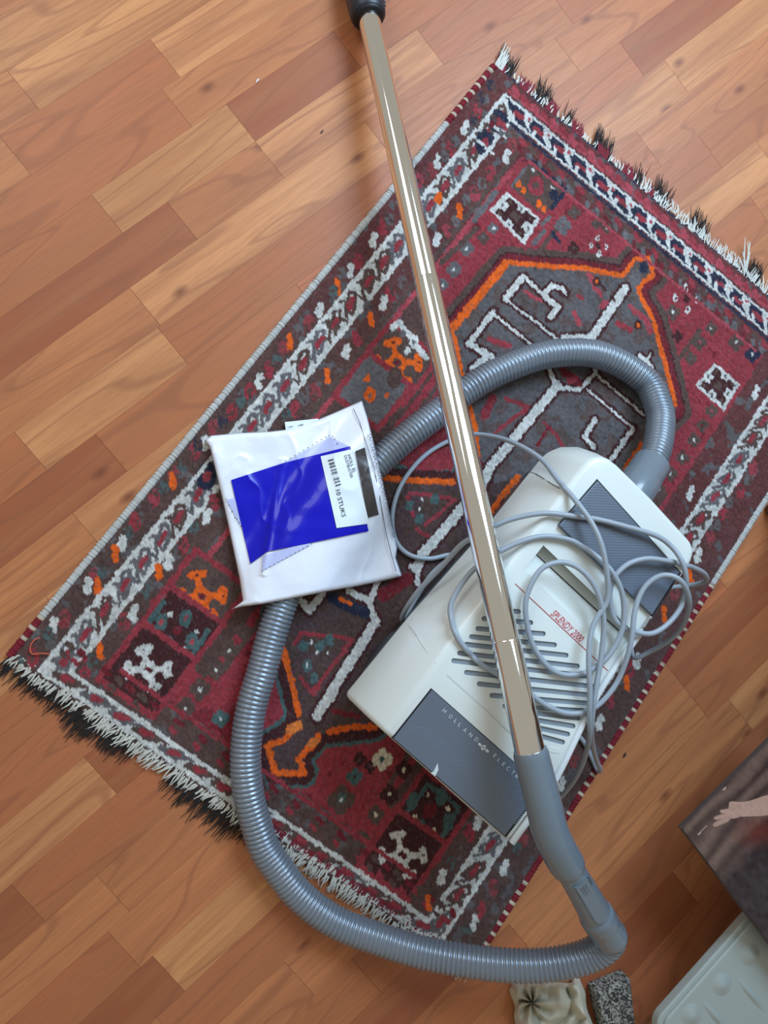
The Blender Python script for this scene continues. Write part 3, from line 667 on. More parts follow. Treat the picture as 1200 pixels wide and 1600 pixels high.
# top split at the crease so that it stays planar on each side
Lc = top_r[0]+(top_r[17]-top_r[0])*0; 
def on_crease(a, b):
    ua, ub = (a-fB) @ e1, (b-fB) @ e1; k = (uc-ua)/(ub-ua); q = a+(b-a)*k; return q
ci = [i for i in range(n) if (top_r[i]-fB) @ e1 < uc]
V.append(on_crease(top_r[17], top_r[0])); V.append(on_crease(top_r[1], top_r[2]) if 2 not in ci else on_crease(top_r[2], top_r[3]))
a_, b_ = 3*n, 3*n+1; last = max(i for i in ci if i < 9)
V[a_][2] = ZT; V[b_][2] = ZT
Fc = [f for f in Fc]
def repl(f, x, y, newv):
    f = list(f)
    for k in range(len(f)):
        if {f[k], f[(k+1) % len(f)]} == {x, y}: return tuple(f[:k+1]+[newv]+f[k+1:])
    return tuple(f)
Fc = [repl(repl(f, 2*n+17, 2*n+0, a_), 2*n+last, 2*n+last+1, b_) for f in Fc]
front = [2*n+i for i in range(0, last+1)]+[b_, a_]
rear = [2*n+i for i in range(last+1, n)]+[a_, b_]
Fc += [tuple(front), tuple(rear)]
shell = recalc(mesh('body_shell', V, Fc, M_white, vac, False)); bevel(shell, .007, 4, 22)
dg = bpy.context.evaluated_depsgraph_get(); dg.update()
nm = bpy.data.meshes.new_from_object(shell.evaluated_get(dg)); shell.modifiers.clear(); shell.data = nm
bm = bmesh.new(); bm.from_mesh(nm); bmesh.ops.remove_doubles(bm, verts=bm.verts, dist=.0004); bmesh.ops.triangulate(bm, faces=[f for f in bm.faces if len(f.verts) > 4]); bmesh.ops.recalc_face_normals(bm, faces=bm.faces)
print('SHELL nonmanifold', sum(1 for e in bm.edges if not e.is_manifold), len(bm.faces)); bm.to_mesh(nm); bm.free()
# cutters: vent slots and carrying recess
def P4(x, y): return (680+x/4, 900+y/4)
SLOTS = [((330, 140), (455, 157)), ((310, 205), (535, 224)), ((290, 265), (612, 293)), ((252, 328), (690, 362)), ((212, 378), (760, 432)), ((180, 426), (833, 497)), ((137, 480), (903, 565)), ((100, 528), (965, 628)),
         ((180, 601), (1036, 696)), ((260, 673), (1000, 748)), ((340, 745), (965, 797)), ((420, 812), (940, 843)), ((470, 838), (908, 890)), ((520, 882), (876, 940)), ((560, 932), (842, 991)), ((600, 985), (810, 1042))]
def capsule(p0, p1, r, dz, nn=8):
    a, b = Tp(*p0, dz), Tp(*p1, dz); d = b-a; d /= np.linalg.norm(d); a = a+d*r; b = b-d*r; s = np.cross([0, 0, 1.0], d); s /= np.linalg.norm(s); R_ = []
    for k in range(nn+1): t = math.pi/2+math.pi*k/nn; R_.append(a+r*(math.cos(t)*d+math.sin(t)*s))
    for k in range(nn+1): t = -math.pi/2+math.pi*k/nn; R_.append(b+r*(math.cos(t)*d+math.sin(t)*s))
    return R_
CV, CF = [], []
def addprism(lo, hi):
    n0, k = len(CV), len(lo); CV.extend(lo); CV.extend(hi)
    CF.append(tuple(range(n0, n0+k))[::-1]); CF.append(tuple(range(n0+k, n0+2*k)))
    CF.extend((n0+i, n0+(i+1) % k, n0+k+(i+1) % k, n0+k+i) for i in range(k))
for q0, q1 in SLOTS: addprism(capsule(P4(*q0), P4(*q1), .0030, -.006), capsule(P4(*q0), P4(*q1), .0030, .02))
rec = [(849, 852), (819, 890), (955, 1022), (995, 992)]
addprism([Tp(849, 852, -.020), Tp(819, 890, -.003), Tp(955, 1022, -.003), Tp(995, 992, -.020)], [Tp(*p, .02) for p in rec])
cut = recalc(mesh('cutter', CV, CF, None, vac))
md = shell.modifiers.new('cut', 'BOOLEAN'); md.operation = 'DIFFERENCE'; md.object = cut; md.solver = 'EXACT'; md.use_self = True
dg = bpy.context.evaluated_depsgraph_get(); dg.update()
nm = bpy.data.meshes.new_from_object(shell.evaluated_get(dg)); shell.modifiers.clear(); shell.data = nm; print('SHELL after', len(nm.polygons))
bpy.data.objects.remove(cut)
for p_ in nm.polygons: p_.use_smooth = True
shell.data.set_sharp_from_angle(angle=math.radians(38)) if hasattr(shell.data, 'set_sharp_from_angle') else None
for q0, q1 in SLOTS:
    a, b = capsule(P4(*q0), P4(*q1), .0030, -.0062), capsule(P4(*q0), P4(*q1), .0030, -.0022)
    prism('vent_slot', a, b, M_slot, shell)
# recess floor seam
def strip(name, pts, hw, surf, m, parent, dz=.0004):
    q = [surf(*p) for p in pts]; Vv, Ff = [], []
    for i, p in enumerate(q):
        d = q[min(i+1, len(q)-1)]-q[max(i-1, 0)]; s = np.cross([0, 0, 1.0], d); s /= np.linalg.norm(s)
        Vv += [p+s*hw, p-s*hw]
    for i in range(len(q)-1): Ff.append((2*i, 2*i+1, 2*i+3, 2*i+2))
    Vl = [v+np.array([0, 0, -.0006]) for v in Vv]; k = len(Vv)
    Ff2 = [tuple(x+k for x in f)[::-1] for f in Ff]
    return mesh(name, Vv+Vl, Ff+Ff2, m, parent)
def onshell(x, y, lift=.0004):
    o_ = Vector((0, 0, H))-wloc(shell); d_ = Vector(tuple(RM @ np.array([(x-600)/F, -(y-800)/F, -1.0]))).normalized()
    ok, hit, nrm_, _ = shell.ray_cast(o_, d_); q = hit+nrm_*lift+wloc(shell) if ok else Vector(tuple(Tp(x, y, lift))); return np.array(q)
bpy.context.view_layer.update()
strip('shell_seam', [(827, 737), (838, 741), (850, 748), (862, 756), (874, 763), (888, 773), (900, 781)], .0005, onshell, M_dark, shell)
strip('front_crease', [(640, 976), (652, 992), (664, 1012), (680, 1036), (700, 1056), (730, 1083), (760, 1110), (790, 1138), (835, 1180)], .0007, onshell, mat('crease_white', srgb(196, 204, 200), .4), shell)
strip('recess_seam', [(838, 866), (968, 986)], .0006, lambda x, y: Tp(x, y, -.0125), M_dark, shell)
strip('red_rule', [(805, 912), (950, 1048)], .0004, lambda x, y: Tp(x, y, .0006), M_redink, shell)
strip('shell_seam', [(826, 738), (860, 754), (902, 782)], .0006, lambda x, y: U(x, y, .150+(x-826)*.00048), M_dark, shell) if False else None
text_on('model_lettering', 'SPLENDY 2000', (860, 960), (906, 1004), 11, lambda x, y: Tp(x, y, .0006), M_redink, shell, shear=.25)
# raised label plate edge right of the grille
prism('oval_button', capsule((857, 1170), (875, 1174), .0034, -.001), capsule((857, 1170), (875, 1174), .0034, .0006), M_white, shell, .0004)
# front grey panel
fp = [(675, 1078), (615, 1154), (789, 1306), (846, 1230)]
def growq(q, d):
    c = np.mean(q, axis=0); return [tuple(np.array(p)+(np.array(p)-c)/np.linalg.norm(np.array(p)-c)*d) for p in q]
gk = [Tp(*p, .0004) for p in growq(fp, 3.2)]; prism('panel_gap', [p-np.array([0, 0, .004]) for p in gk], gk, M_dark, shell)
fpan = [Tp(*p, .0012) for p in fp]; front_panel = prism('front_panel', [p-np.array([0, 0, .004]) for p in fpan], fpan, M_gpan, vac, .0006)
Sf = lambda x, y: Tp(x, y, .0016)
for ch, (cx, cy) in zip('HOLLANDELECTR', [(691, 1111), (700.5, 1120), (708.5, 1127), (715, 1133), (723, 1141), (732, 1148.5), (741, 1156), (770, 1181), (776.5, 1188), (783.5, 1194.5), (790.5, 1201), (798, 1207.5), (804.5, 1213.5)]):
    w = 2.0 if ch in 'LTE' else 2.6
    text_on('letter', ch, (cx-w*.75+1.6, cy-w*.66+1.9), (cx+w*.75+1.6, cy+w*.66+1.9), 6.2, Sf, M_whiteink, front_panel)
for (cx, cy, a, b) in ((750, 1163.5, 4.2, 2.6), (755.5, 1168, 3.0, 5.6), (761, 1173, 4.2, 2.6), (755.5, 1168, 7.5, 1.8)):
    d = np.array([.75, .66]); u_ = np.array([.66, -.75]); c = np.array([cx, cy])
    mesh('emblem', [Sf(*(c+d*sx*a*.75+u_*sy*b*.75)) for sx, sy in ((-1, -1), (1, -1), (1, 1), (-1, 1))], [(0, 1, 2, 3)], M_whiteink, front_panel)
# moulded chevron ribs
rv, rf = [], []
def rib(a, b, hw, hgt):
    A, B = Tp(*a, .0011), Tp(*b, .0011); d = B-A; s = np.cross([0, 0, 1.0], d); s /= np.linalg.norm(s); k = len(rv)
    rv.extend([A+s*hw, A-s*hw, B-s*hw, B+s*hw, A+[0, 0, hgt], B+[0, 0, hgt]]); rf.extend([(k, k+4, k+5, k+3), (k+1, k+2, k+5, k+4), (k, k+1, k+4), (k+3, k+5, k+2)])
for i in range(26):
    t = i/25; x0, y0 = 634+t*104, 1135+t*87; rib((x0, y0), (x0+37, y0+4-2*t), .0009, .0003)
for i in range(18):
    t = i/17; y = 1222+t*62; x1 = 842-(y-1232)*.62; rib((779+8*abs(t-.5), y-1), (min(x1, 838)-2, y+3), .0009, .0003)
tag(mesh('moulded_ribs', rv, rf, M_gpan, front_panel), kind='stuff')
# small pale mark near the panel edge
mesh('pale_mark', [Sf(x, y) for x, y in ((684, 1192), (677, 1206), (673, 1207), (680, 1213), (685, 1203))], [(0, 1, 2, 3, 4)], M_whiteink, front_panel)
# rear ribbed lid
rp = [(934, 751), (874, 821), (1019, 961), (1062, 894)]
gk = [Tp(*p, .0005) for p in growq(rp, 3)]; prism('lid_gap', [p-np.array([0, 0, .004]) for p in gk], gk, M_dark, shell)
hi = [Tp(934, 751, .0018), Tp(874, 821, .0065), Tp(1019, 961, .0065), Tp(1062, 894, .0018)]
lid = prism('rear_lid', [p-np.array([0, 0, .004]) if i in (0, 3) else p-np.array([0, 0, .008]) for i, p in enumerate(hi)], hi, M_gpan2, vac, .0012, 3)
cd = U(1000, 1002, ZT)-U(1000, 1000, ZT); cd /= np.linalg.norm(cd); ribbed(M_gpan2, tuple(cd), 2*math.pi/.0034, .15, .0004)
# white side rail on the right
rail_px = [(800, 1317), (866, 1221), (935, 1083), (1003, 985)]
tube('side_rail', resample(crom([Tp(*p, .0005) for p in rail_px], 8), .006)[0], .0042, M_rim, vac, 10)
# base, wheels
cen = np.mean(low_r, axis=0)
b_hi = [np.array([cen[0]+(p[0]-cen[0])*.94, cen[1]+(p[1]-cen[1])*.94, .083]) for p in low_r]; b_lo = [np.array([cen[0]+(p[0]-cen[0])*.88, cen[1]+(p[1]-cen[1])*.88, RZ+.004]) for p in low_r]
prism('base', b_lo, b_hi, M_base, vac, .004)
def wheel(c, r, w):
    pts = [c-e2*w/2, c-e2*w*.35, c+e2*w*.35, c+e2*w/2]; V_, F_ = [], []
    tube('wheel', pts, [r*.9, r, r, r*.9], M_base, vac, 40)
wl_c = U(583, 1018, .050); wl_c[2] = RZ+.0425
wheel(wl_c-e2*.024+e1*.0, .043, .030); wheel(wl_c-e2*.215, .043, .030)
for dd in (.36,):
    fw = wl_c+e1*dd-e2*.11; tube('caster', [fw-e2*.012+[0, 0, RZ+.014-fw[2]], fw+e2*.012+[0, 0, RZ+.014-fw[2]]], .015, M_base, vac, 20)
# hose inlet cuff and hose
HR = .0208
hp = [(1019, 723, .092), (1027, 700, .082), (1031.5, 673, .066), (1031, 644, .050), (1015, 603, .034), (990, 581, .030), (960, 563.5, .030), (928, 553, .030), (888, 551, .030), (847, 556, .030), (805, 570, .030), (763, 589, .030), (725, 613, .030), (685, 645, .030), (640, 679, .030), (600, 714, .030),
      (560, 756, .030), (520, 806, .030), (482, 862, .030), (455, 910, .030), (441, 943, .030), (423, 998, .030), (409, 1050, .030), (394, 1100, .030), (386, 1150, .030), (384, 1200, .029), (390, 1250, .027), (404, 1300, .024), (414, 1327, .0225), (434, 1357, .0215), (461, 1392, .0215), (495, 1422, .024), (537, 1447, .030),
      (600, 1470, .042), (655, 1487, .056), (705, 1497.5, .070), (755, 1505, .083), (805, 1509, .095), (850, 1508, .105), (890, 1502, .114), (922, 1492, .122), (944, 1479, .130), (956, 1463, .138)]
hpts = crom([U(*p) for p in hp], 16); hpts, hs = resample(hpts, .00088)
pitch = .0062; ph = (hs % pitch)/pitch
hr = HR-.0030+.0030*np.sqrt(np.clip(np.sin(ph*math.pi), 0, 1))
hose = tube('hose', hpts, hr, M_hose, vac, 32)
cu = np.array([U(985, 778, .104), U(1019, 723, .092)]); d = cu[1]-cu[0]
tube('hose_cuff', [cu[0]-d*.3, cu[0], cu[0]+d*.55, cu[0]+d*.57, cu[1], cu[1]+d*.03, cu[1]+d*.04], [.0275, .0275, .0275, .0265, .0260, .0250, .0190], M_gray, hose, 36)
# grip
gp = [(828, 1171, .236), (838, 1212, .236), (849, 1255, .235), (859, 1296, .231), (872, 1326, .224), (890, 1358, .209), (910, 1392, .190), (930, 1427, .168), (946, 1452, .150), (956, 1466, .140)]
gpts, gs = resample(crom([U(*p) for p in gp], 12), .004); g = gs/gs[-1]
gr = np.interp(g, [0, .012, .02, .40, .50, .515, .53, .60, .80, .805, .86, .865, .97, 1.0], [.0185, .0198, .0203, .0208, .0212, .0208, .0178, .0182, .0208, .0224, .0224, .0212, .0222, .0205])
nG = len(gpts); ix = lambda f_: int(f_*(nG-1))
a1 = ix(.505); g1 = np.interp(np.arange(a1+1)/a1, [0, .02, .035, .8, .93, .985, 1], [.0188, .0200, .0204, .0212, .0216, .0205, .0180])
grip = tube('grip', gpts[:a1+1], g1, M_gray, vac, 40)
b0, b1 = ix(.46), ix(.84); g2 = np.interp(np.linspace(0, 1, b1-b0+1), [0, .3, .75, 1], [.0172, .0178, .0196, .0208])
tube('grip_handle', gpts[b0:b1+1], g2, M_gray, grip, 40, True, np.linspace(.86, .95, b1-b0+1))
c0_ = ix(.80); g3 = np.interp(np.linspace(0, 1, nG-c0_), [0, .04, .10, .38, .42, .9, 1], [.0196, .0216, .0224, .0226, .0216, .0224, .0205])
tube('grip_swivel', gpts[c0_:], g3, M_gray, grip, 40)
# ribs of the air slider
k0_ = int(.535*len(gpts)); tdir = gpts[k0_+3]-gpts[k0_]; tdir /= np.linalg.norm(tdir); sd = np.cross(tdir, [0, 0, 1.0]); sd /= np.linalg.norm(sd); upn = np.cross(sd, tdir)
for i in range(6):
    an = math.radians(-10+i*11); cc = gpts[k0_+3]+(sd*-math.sin(an)+upn*math.cos(an))*.0176
    tube('slider_rib', [cc-tdir*.008, cc+tdir*.008], .0010, M_gray, grip, 6)
fa, fb_ = ix(.54), ix(.79); fv, ff = [], []
for i in range(fa, fb_+1):
    t_ = gpts[min(i+1, nG-1)]-gpts[i-1]; t_ /= np.linalg.norm(t_); sdd = np.cross(t_, [0, 0, 1.0]); sdd /= np.linalg.norm(sdd); un = np.cross(sdd, t_); k_ = (i-fa)/(fb_-fa); w_ = .0085*math.sqrt(max(.02, 1-max(0, (k_-.82)/.18)**2)); rr_ = np.interp(i, [b0, b1], [.0176*.90, .0208*.97])+.0004
    fv += [gpts[i]+un*rr_+sdd*w_, gpts[i]+un*rr_-sdd*w_]; fv += [gpts[i]+un*(rr_-.006)+sdd*w_*1.25, gpts[i]+un*(rr_-.006)-sdd*w_*1.25]
for i in range(fb_-fa):
    q_ = 4*i; ff += [(q_, q_+1, q_+5, q_+4), (q_, q_+4, q_+6, q_+2), (q_+1, q_+3, q_+7, q_+5)]
ff += [(0, 2, 3, 1), (4*(fb_-fa), 4*(fb_-fa)+1, 4*(fb_-fa)+3, 4*(fb_-fa)+2)]
recalc(mesh('handle_inset', fv, ff, M_gray, grip, False))
# chrome wand
w0, w1 = U(571, 4, .034), U(828, 1173, .236)
wd_ = (w1-w0)
def wpt(px, py):   # parameter of the wand point seen at this pixel row
    ts = np.linspace(0, 1, 2001); ys = [P(w0+wd_*t)[1] for t in ts]; return float(ts[int(np.argmin(np.abs(np.array(ys)-py)))])
ta, tb = wpt(665, 437), wpt(795, 1001)
wand = tube('wand', [w0-wd_*.03, w0+wd_*ta], .0158, M_chrome, vac, 48)
tube('wand_section', [w0+wd_*(ta-.0004), w0+wd_*ta, w0+wd_*(ta+.0015), w0+wd_*tb], [.0156, .0163, .0166, .0166], M_chrome, wand, 48)
tube('wand_section', [w0+wd_*(tb-.0004), w0+wd_*tb, w0+wd_*(tb+.0015), w1+wd_*.004], [.0164, .0170, .0174, .0174], M_chrome, wand, 48)
wn = wd_/np.linalg.norm(wd_)
ce = w0+wn*.026
col_pts = [ce, ce-wn*.001, ce-wn*.004, ce-wn*.012, ce-wn*.07, ce-wn*.10]
collar = tube('wand_collar', [ce-wn*.10, ce-wn*.075, ce-wn*.012, ce-wn*.002, ce-wn*.0005], [.0262, .0272, .0262, .0245, .0232], M_collar, wand, 40)
tube('collar_mouth', [ce-wn*.001, ce+wn*.002, ce+wn*.004], [.0228, .0222, .0190], mat('collar_inner', srgb(10, 12, 20), .5), collar, 40)
s_ = np.cross(wn, [0, 0, 1.0]); s_ /= np.linalg.norm(s_); uu_ = np.cross(s_, wn)
for i in range(9):
    an = math.radians(200+i*-16); dv = s_*math.cos(an)+uu_*math.sin(an)
    tube('grip_ridge', [ce-wn*.014+dv*.0262, ce-wn*.09+dv*.0268], .0016, mat('collar_ridge', srgb(88, 96, 104), .35), collar, 6)
# power cord
Zt = ZT+.0045
cordA = [(1040, 918, .090), (1056, 917, .095), (1074, 915, .102), (1092, 912, .115), (1104, 907, .130), (1101, 897, .150), (1088, 889, .172), (1068, 882, .190), (1040, 876, .199), (1010, 873, .200), (984, 880, .200), (966, 894, .200), (957, 908, .199), (953, 926, .197), (954, 946, .195), (961, 968, .194), (977, 982, .194), (1000, 989, .196), (1020, 989.5, .196), (1041, 977, .193), (1060, 955, .192),
         (1070, 930, .194), (1072, 903, .206), (1066, 878, .208), (1050, 855, .200), (1025, 837, .197), (975, 822, .196), (935, 812, .194), (900, 807, .194), (850, 802, .190), (800, 811, .180), (767, 825, .168), (745, 838, .155), (722, 850, .142), (690, 885, .122), (655, 922, .095), (634, 952, .068), (628, 968, .040), (640, 952, .020), (672, 900, .016), (705, 868, .0135),
         (672, 873, .0135), (642, 868, .0135), (622, 851, .0135), (613, 825, .0135), (615, 790, .0135), (630, 752, .0135), (660, 715, .0135), (697, 691, .015), (735, 679, .022), (770, 682, .045), (805, 693, .085), (845, 717, .135), (872, 750, .172), (900, 783, .198), (925, 818, .210), (940, 852, .216), (948, 892, .214), (950, 925, .208), (946, 945, .205), (934, 963, .203), (926, 980, .203), (921, 1005, .205), (920, 1040, .206), (922, 1078, .204), (921, 1115, .198), (921, 1150, .178), (914, 1182, .130), (902, 1211, .085), (887, 1233, .050), (871, 1250, .026), (855, 1262, .016),
         (840, 1255, .014), (850, 1220, .014)]
cordB = [(985, 1010, .06), (992, 1028, .075), (1016, 1018, .09), (1044, 1002, .115), (1064, 982, .14), (1074, 960, .17), (1077, 940, .195), (1072, 920, .208), (1062, 906, .213), (1046, 899, .210), (1028, 901, .206), (1010, 914, .203), (998, 934, .202), (991, 960, .203), (988, 990, .204), (982, 1020, .201), (969, 1056, .192), (954, 1081, .189), (934, 1102, .188), (915, 1112, .190), (895, 1115, .190), (875, 1112, .190), (850, 1100, .190), (825, 1082, .190), (800, 1066, .190), (772, 1050, .189), (752, 1038, .187), (735, 1022, .184), (716, 998, .177), (706, 972, .171), (704, 947, .167), (715, 922, .166), (737, 893, .168),
         (757, 877, .174), (776, 864, .180), (815, 846, .188), (850, 838, .190), (888, 843, .191), (912, 855, .194), (935, 872, .198), (955, 892, .205), (970, 920, .204), (975, 950, .200), (973, 980, .197), (964, 1004, .195), (948, 1028, .193), (928, 1044, .192), (908, 1053, .191), (880, 1054, .191), (858, 1043, .191), (838, 1018, .191), (826, 988, .192), (821, 950, .196), (827, 920, .198), (845, 890, .200), (870, 879, .201), (893, 882, .203), (913, 895, .205), (928, 914, .206), (938, 938, .205), (943, 965, .202), (943, 992, .199), (940, 1020, .198), (936, 1048, .198), (931, 1075, .199), (927, 1105, .197), (924, 1140, .180), (926, 1165, .120), (932, 1188, .060), (938, 1203, .024), (934, 1204, .0135), (925, 1185, .0138), (914, 1162, .0138), (902, 1147, .0135), (885, 1125, .014)]
def cordpts(L):
    q = resample(crom([U(*p) for p in L], 10), .003)[0]; off = wloc(shell)
    for i, p in enumerate(q):
        if p[2] < .10: continue
        x, y = P(p)
        for _ in range(4):
            ok, hit, nn_, _i = shell.ray_cast(Vector((p[0], p[1], .4))-off, Vector((0, 0, -1)))
            zz = hit[2]+off[2]+.0042/max(.5, nn_[2]) if ok else 0
            if ok and p[2] < zz: p = U(x, y, zz)
            else: break
        q[i] = p
    for _ in range(2): q[1:-1, 2] = .25*q[:-2, 2]+.5*q[1:-1, 2]+.25*q[2:, 2]
    return q
VA, FA = sweep(cordpts(cordA), .0034, 12); VB, FB_ = sweep(cordpts(cordB), .0034, 12)
mesh('power_cord', np.vstack([VA, VB]), FA+[tuple(i+len(VA) for i in f) for f in FB_], M_cord, vac, True)

# ================================================================== PACKET OF VACUUM BAGS
M_film = mat('white_plastic_film', srgb(232, 236, 248), .28, coat=.45, coatrough=.12, bump=(45, .25, .004))
M_blue = mat('blue_print', srgb(2, 6, 178), .3, coat=.22, coatrough=.06, spec=.3); M_lav = mat('lavender_print', srgb(186, 194, 236), .3, coat=.3)
M_lab = mat('white_sticker', srgb(224, 234, 240), .4); M_ink = mat('black_print', srgb(24, 28, 48), .5); M_brn = mat('dark_brown_print', srgb(54, 48, 48), .28, coat=.4, bump=(60, .25, .003))
hl = np.array([U(x, y, .03)[:2] for x, y in ((640, 679), (600, 714), (560, 756), (520, 806), (482, 862), (455, 910), (441, 943))])
def hdist(p):
    b = 9
    for a, c in zip(hl[:-1], hl[1:]):
        k = np.clip(np.dot(p-a, c-a)/np.dot(c-a, c-a), 0, 1); b = min(b, np.linalg.norm(p-a-k*(c-a)))
    return b
WR1, WR2 = vnoise((400, 400), 55), vnoise((400, 400), 20)
WR2 = .5*WR2+1.0*np.clip(1-np.abs(vnoise((400, 400), 60)+.25*vnoise((400, 400), 22))/.35, 0, 1)**2-.4
def pz(x, y):
    p = U(x, y, .045)[:2]; d = hdist(p)
    z = .0245+.038*math.exp(-(d/.052)**4)**.5
    g_ = lambda A, x_, y_: float(A[int(np.clip(y_, 0, 399)), int(np.clip(x_, 0, 399))])
    X_, Y_ = (x-310), (y-610)
    z += .0030*g_(WR1, X_, Y_)+.0012*g_(WR2, X_, Y_)
    f_ = abs((x-(441-(y-723)*.17)))   # long crease beside the hose
    z += .0025*math.exp(-(f_/6)**2) if 715 < y < 900 else 0
    return z
def Pk(x, y, dz=0.0): return U(x, y, pz(x, y)+dz)
edgeT = [(320, 688), (329, 680), (375, 676), (420, 674), (455, 670), (497, 655), (530, 641), (566, 625)]
edgeR = [(566, 625), (574, 650), (588, 706), (601, 764), (615, 830), (621, 857), (619, 872), (629, 901)]
edgeB = [(362, 952), (379, 948), (410, 944), (447, 937), (502, 926), (560, 916), (600, 908), (629, 901)]
edgeL = [(320, 688), (328, 700), (346, 775), (356, 820), (365, 863), (374, 905), (379, 939), (362, 952)]
def along(E, t):
    E = np.array(E, float); d = np.r_[0, np.cumsum(np.linalg.norm(np.diff(E, axis=0), axis=1))]; d /= d[-1]
    return np.array([np.interp(t, d, E[:, 0]), np.interp(t, d, E[:, 1])])
def coons(u, v):
    a, b, c, d = along(edgeT, u), along(edgeB, u), along(edgeL, v), along(edgeR, v)
    q = [np.array(x, float) for x in (edgeT[0], edgeT[-1], edgeB[0], edgeB[-1])]
    return a*(1-v)+b*v+c*(1-u)+d*u-(q[0]*(1-u)*(1-v)+q[1]*u*(1-v)+q[2]*(1-u)*v+q[3]*u*v)
pl = Pk(470, 790); pk = empty('vacuum_bag_packet', (pl[0], pl[1], RZ), 'white plastic packet of vacuum bags with a bright blue printed square', 'packet')
N_ = 150; V, Fc = [], []
for lay in (0, 1):
    for j in range(N_+1):
        for i in range(N_+1):
            u, v = i/N_, j/N_; x, y = coons(u, v); e = min(u, 1-u, v, 1-v); k = min(1, e/.035); k = math.sqrt(1-(1-k)**2)
            zt = pz(x, y); q = U(x, y, zt)
            if lay == 0: q = U(x, y, zt-.008*(1-k)) if e > 0 else U(x, y, zt-.0105)
            else: q = U(x, y, zt-.0105-.0025*k)
            V.append(q)
M1 = (N_+1)**2
for lay in (0, 1):
    for j in range(N_):
        for i in range(N_):
            f = (lay*M1+j*(N_+1)+i, lay*M1+j*(N_+1)+i+1, lay*M1+(j+1)*(N_+1)+i+1, lay*M1+(j+1)*(N_+1)+i); Fc.append(f if lay else f[::-1])
per = [i for i in range(N_+1)]+[j*(N_+1)+N_ for j in range(1, N_+1)]+[N_*(N_+1)+i for i in range(N_-1, -1, -1)]+[j*(N_+1) for j in range(N_-1, 0, -1)]
for a, b in zip(per, per[1:]+per[:1]): Fc.append((a, b, M1+b, M1+a))
film = recalc(mesh('film_bag', V, Fc, M_film, pk, True))
def quadpatch(name, q, dz, m, parent, nu=70, nv=70):
    q = [np.array(p, float) for p in q]; V, Fc = [], []
    for j in range(nv+1):
        for i in range(nu+1):
            u, v = i/nu, j/nv; p = q[0]*(1-u)*(1-v)+q[1]*u*(1-v)+q[2]*u*v+q[3]*(1-u)*v; V.append(Pk(p[0], p[1], dz))
    for j in range(nv):
        for i in range(nu): Fc.append((j*(nu+1)+i, (j+1)*(nu+1)+i, (j+1)*(nu+1)+i+1, j*(nu+1)+i+1))
    return mesh(name, V, Fc, m, parent, True)
quadpatch('lavender_flap', [(447, 721), (515, 683), (545, 697), (470, 735)], .0012, M_lav, film); quadpatch('lavender_flap', [(486, 846), (410, 868), (409, 892), (484, 852)], .0012, M_lav, film)
quadpatch('lavender_flap', [(354, 781), (371, 778), (381, 826), (376, 822)], .0012, M_lav, film); 
blue = quadpatch('blue_square', [(361, 750), (441, 724), (417, 862), (391, 881)], .0020, M_blue, film); quadpatch('blue_square', [(440.5, 724), (547, 697), (576, 830), (416.5, 862)], .0020, M_blue, film)
quadpatch('dark_strip', [(555, 705), (570, 699), (592, 804), (575, 809)], .0020, M_brn, film)
lab = quadpatch('barcode_label', [(501, 713), (549, 702), (577, 818), (526, 825)], .0032, M_lab, film)
Ps = lambda x, y: Pk(x, y, .0042)
text_on('label_text', 'HOLL EL', (543, 711), (552, 739), 5, Ps, M_ink, lab); text_on('label_text', 'DUSTBUSTER', (537.5, 712), (548, 747), 4.2, Ps, M_ink, lab)
text_on('label_text', '10 STUKS', (524.5, 766), (534.5, 808), 6.6, Ps, M_ink, lab)
for i in range(26):
    w = [.35, .7, 1.1][(i*7+i*i) % 3]; t = i/25; c = np.array([516.5, 717.5])+np.array([12.2, 40.5])*t; d = np.array([.287, .958]); ln = np.array([.958, -.287])
    if (i*5) % 7 == 3: continue
    mesh('barcode_bar', [Ps(*(c+d*a*w*.6+ln*b)) for a, b in ((-1, -4.6), (1, -4.6), (1, 4.6), (-1, 4.6))], [(0, 1, 2, 3)], M_ink, lab)
Pt = lambda x, y: Pk(x, y, .0032)
def subtext(s, a, b, hp_): text_on('printed_text', s, a, b, hp_, Pt, M_ink, film)
subtext('SACCHI PER ASPIRAPOLVERI', (574, 679), (600.5, 776), 5.0); subtext('/', (600.6, 779), (601.4, 782), 5.0); subtext('STØVSUGERPOSER', (602, 786), (613.5, 841), 5.0); subtext('SACS', (584, 698), (589, 713), 4.6)
Vl = [(552, 638), (562, 660), (572, 692), (585, 732), (595, 785), (603, 832), (612, 868), (619, 893)]
strip('printed_rule', Vl, .00035, Pt, M_ink, film)
for a, b, nn in (((447, 720), (509, 683), 10), ((514, 681), (520, 682), 2), ((523, 686), (527, 693), 2), ((409, 893), (487, 850), 13), ((353, 780), (367, 809), 4), ((370, 811), (377, 822), 3)):
    for i in range(nn):
        c = np.array(a)+(np.array(b)-np.array(a))*i/max(1, nn-1)
        mesh('printed_dot', [Pt(c[0]+1.0*math.cos(k*math.pi/3), c[1]+1.0*math.sin(k*math.pi/3)) for k in range(6)], [tuple(range(6))], M_ink, film)
def paper(x, y, dz=0): return U(x, y, .0150+dz)
pp = [(445, 659.5), (497, 654), (505, 680), (449, 690)]; ins = prism('paper_insert', [paper(*p, -.001) for p in pp], [paper(*p) for p in pp], M_lab, pk)
text_on('printed_text', '150', (450, 669), (458, 667.5), 2.4, lambda x, y: paper(x, y, .0006), M_ink, ins); text_on('printed_text', '.188', (464, 666.5), (474, 664.5), 2.4, lambda x, y: paper(x, y, .0006), M_ink, ins)

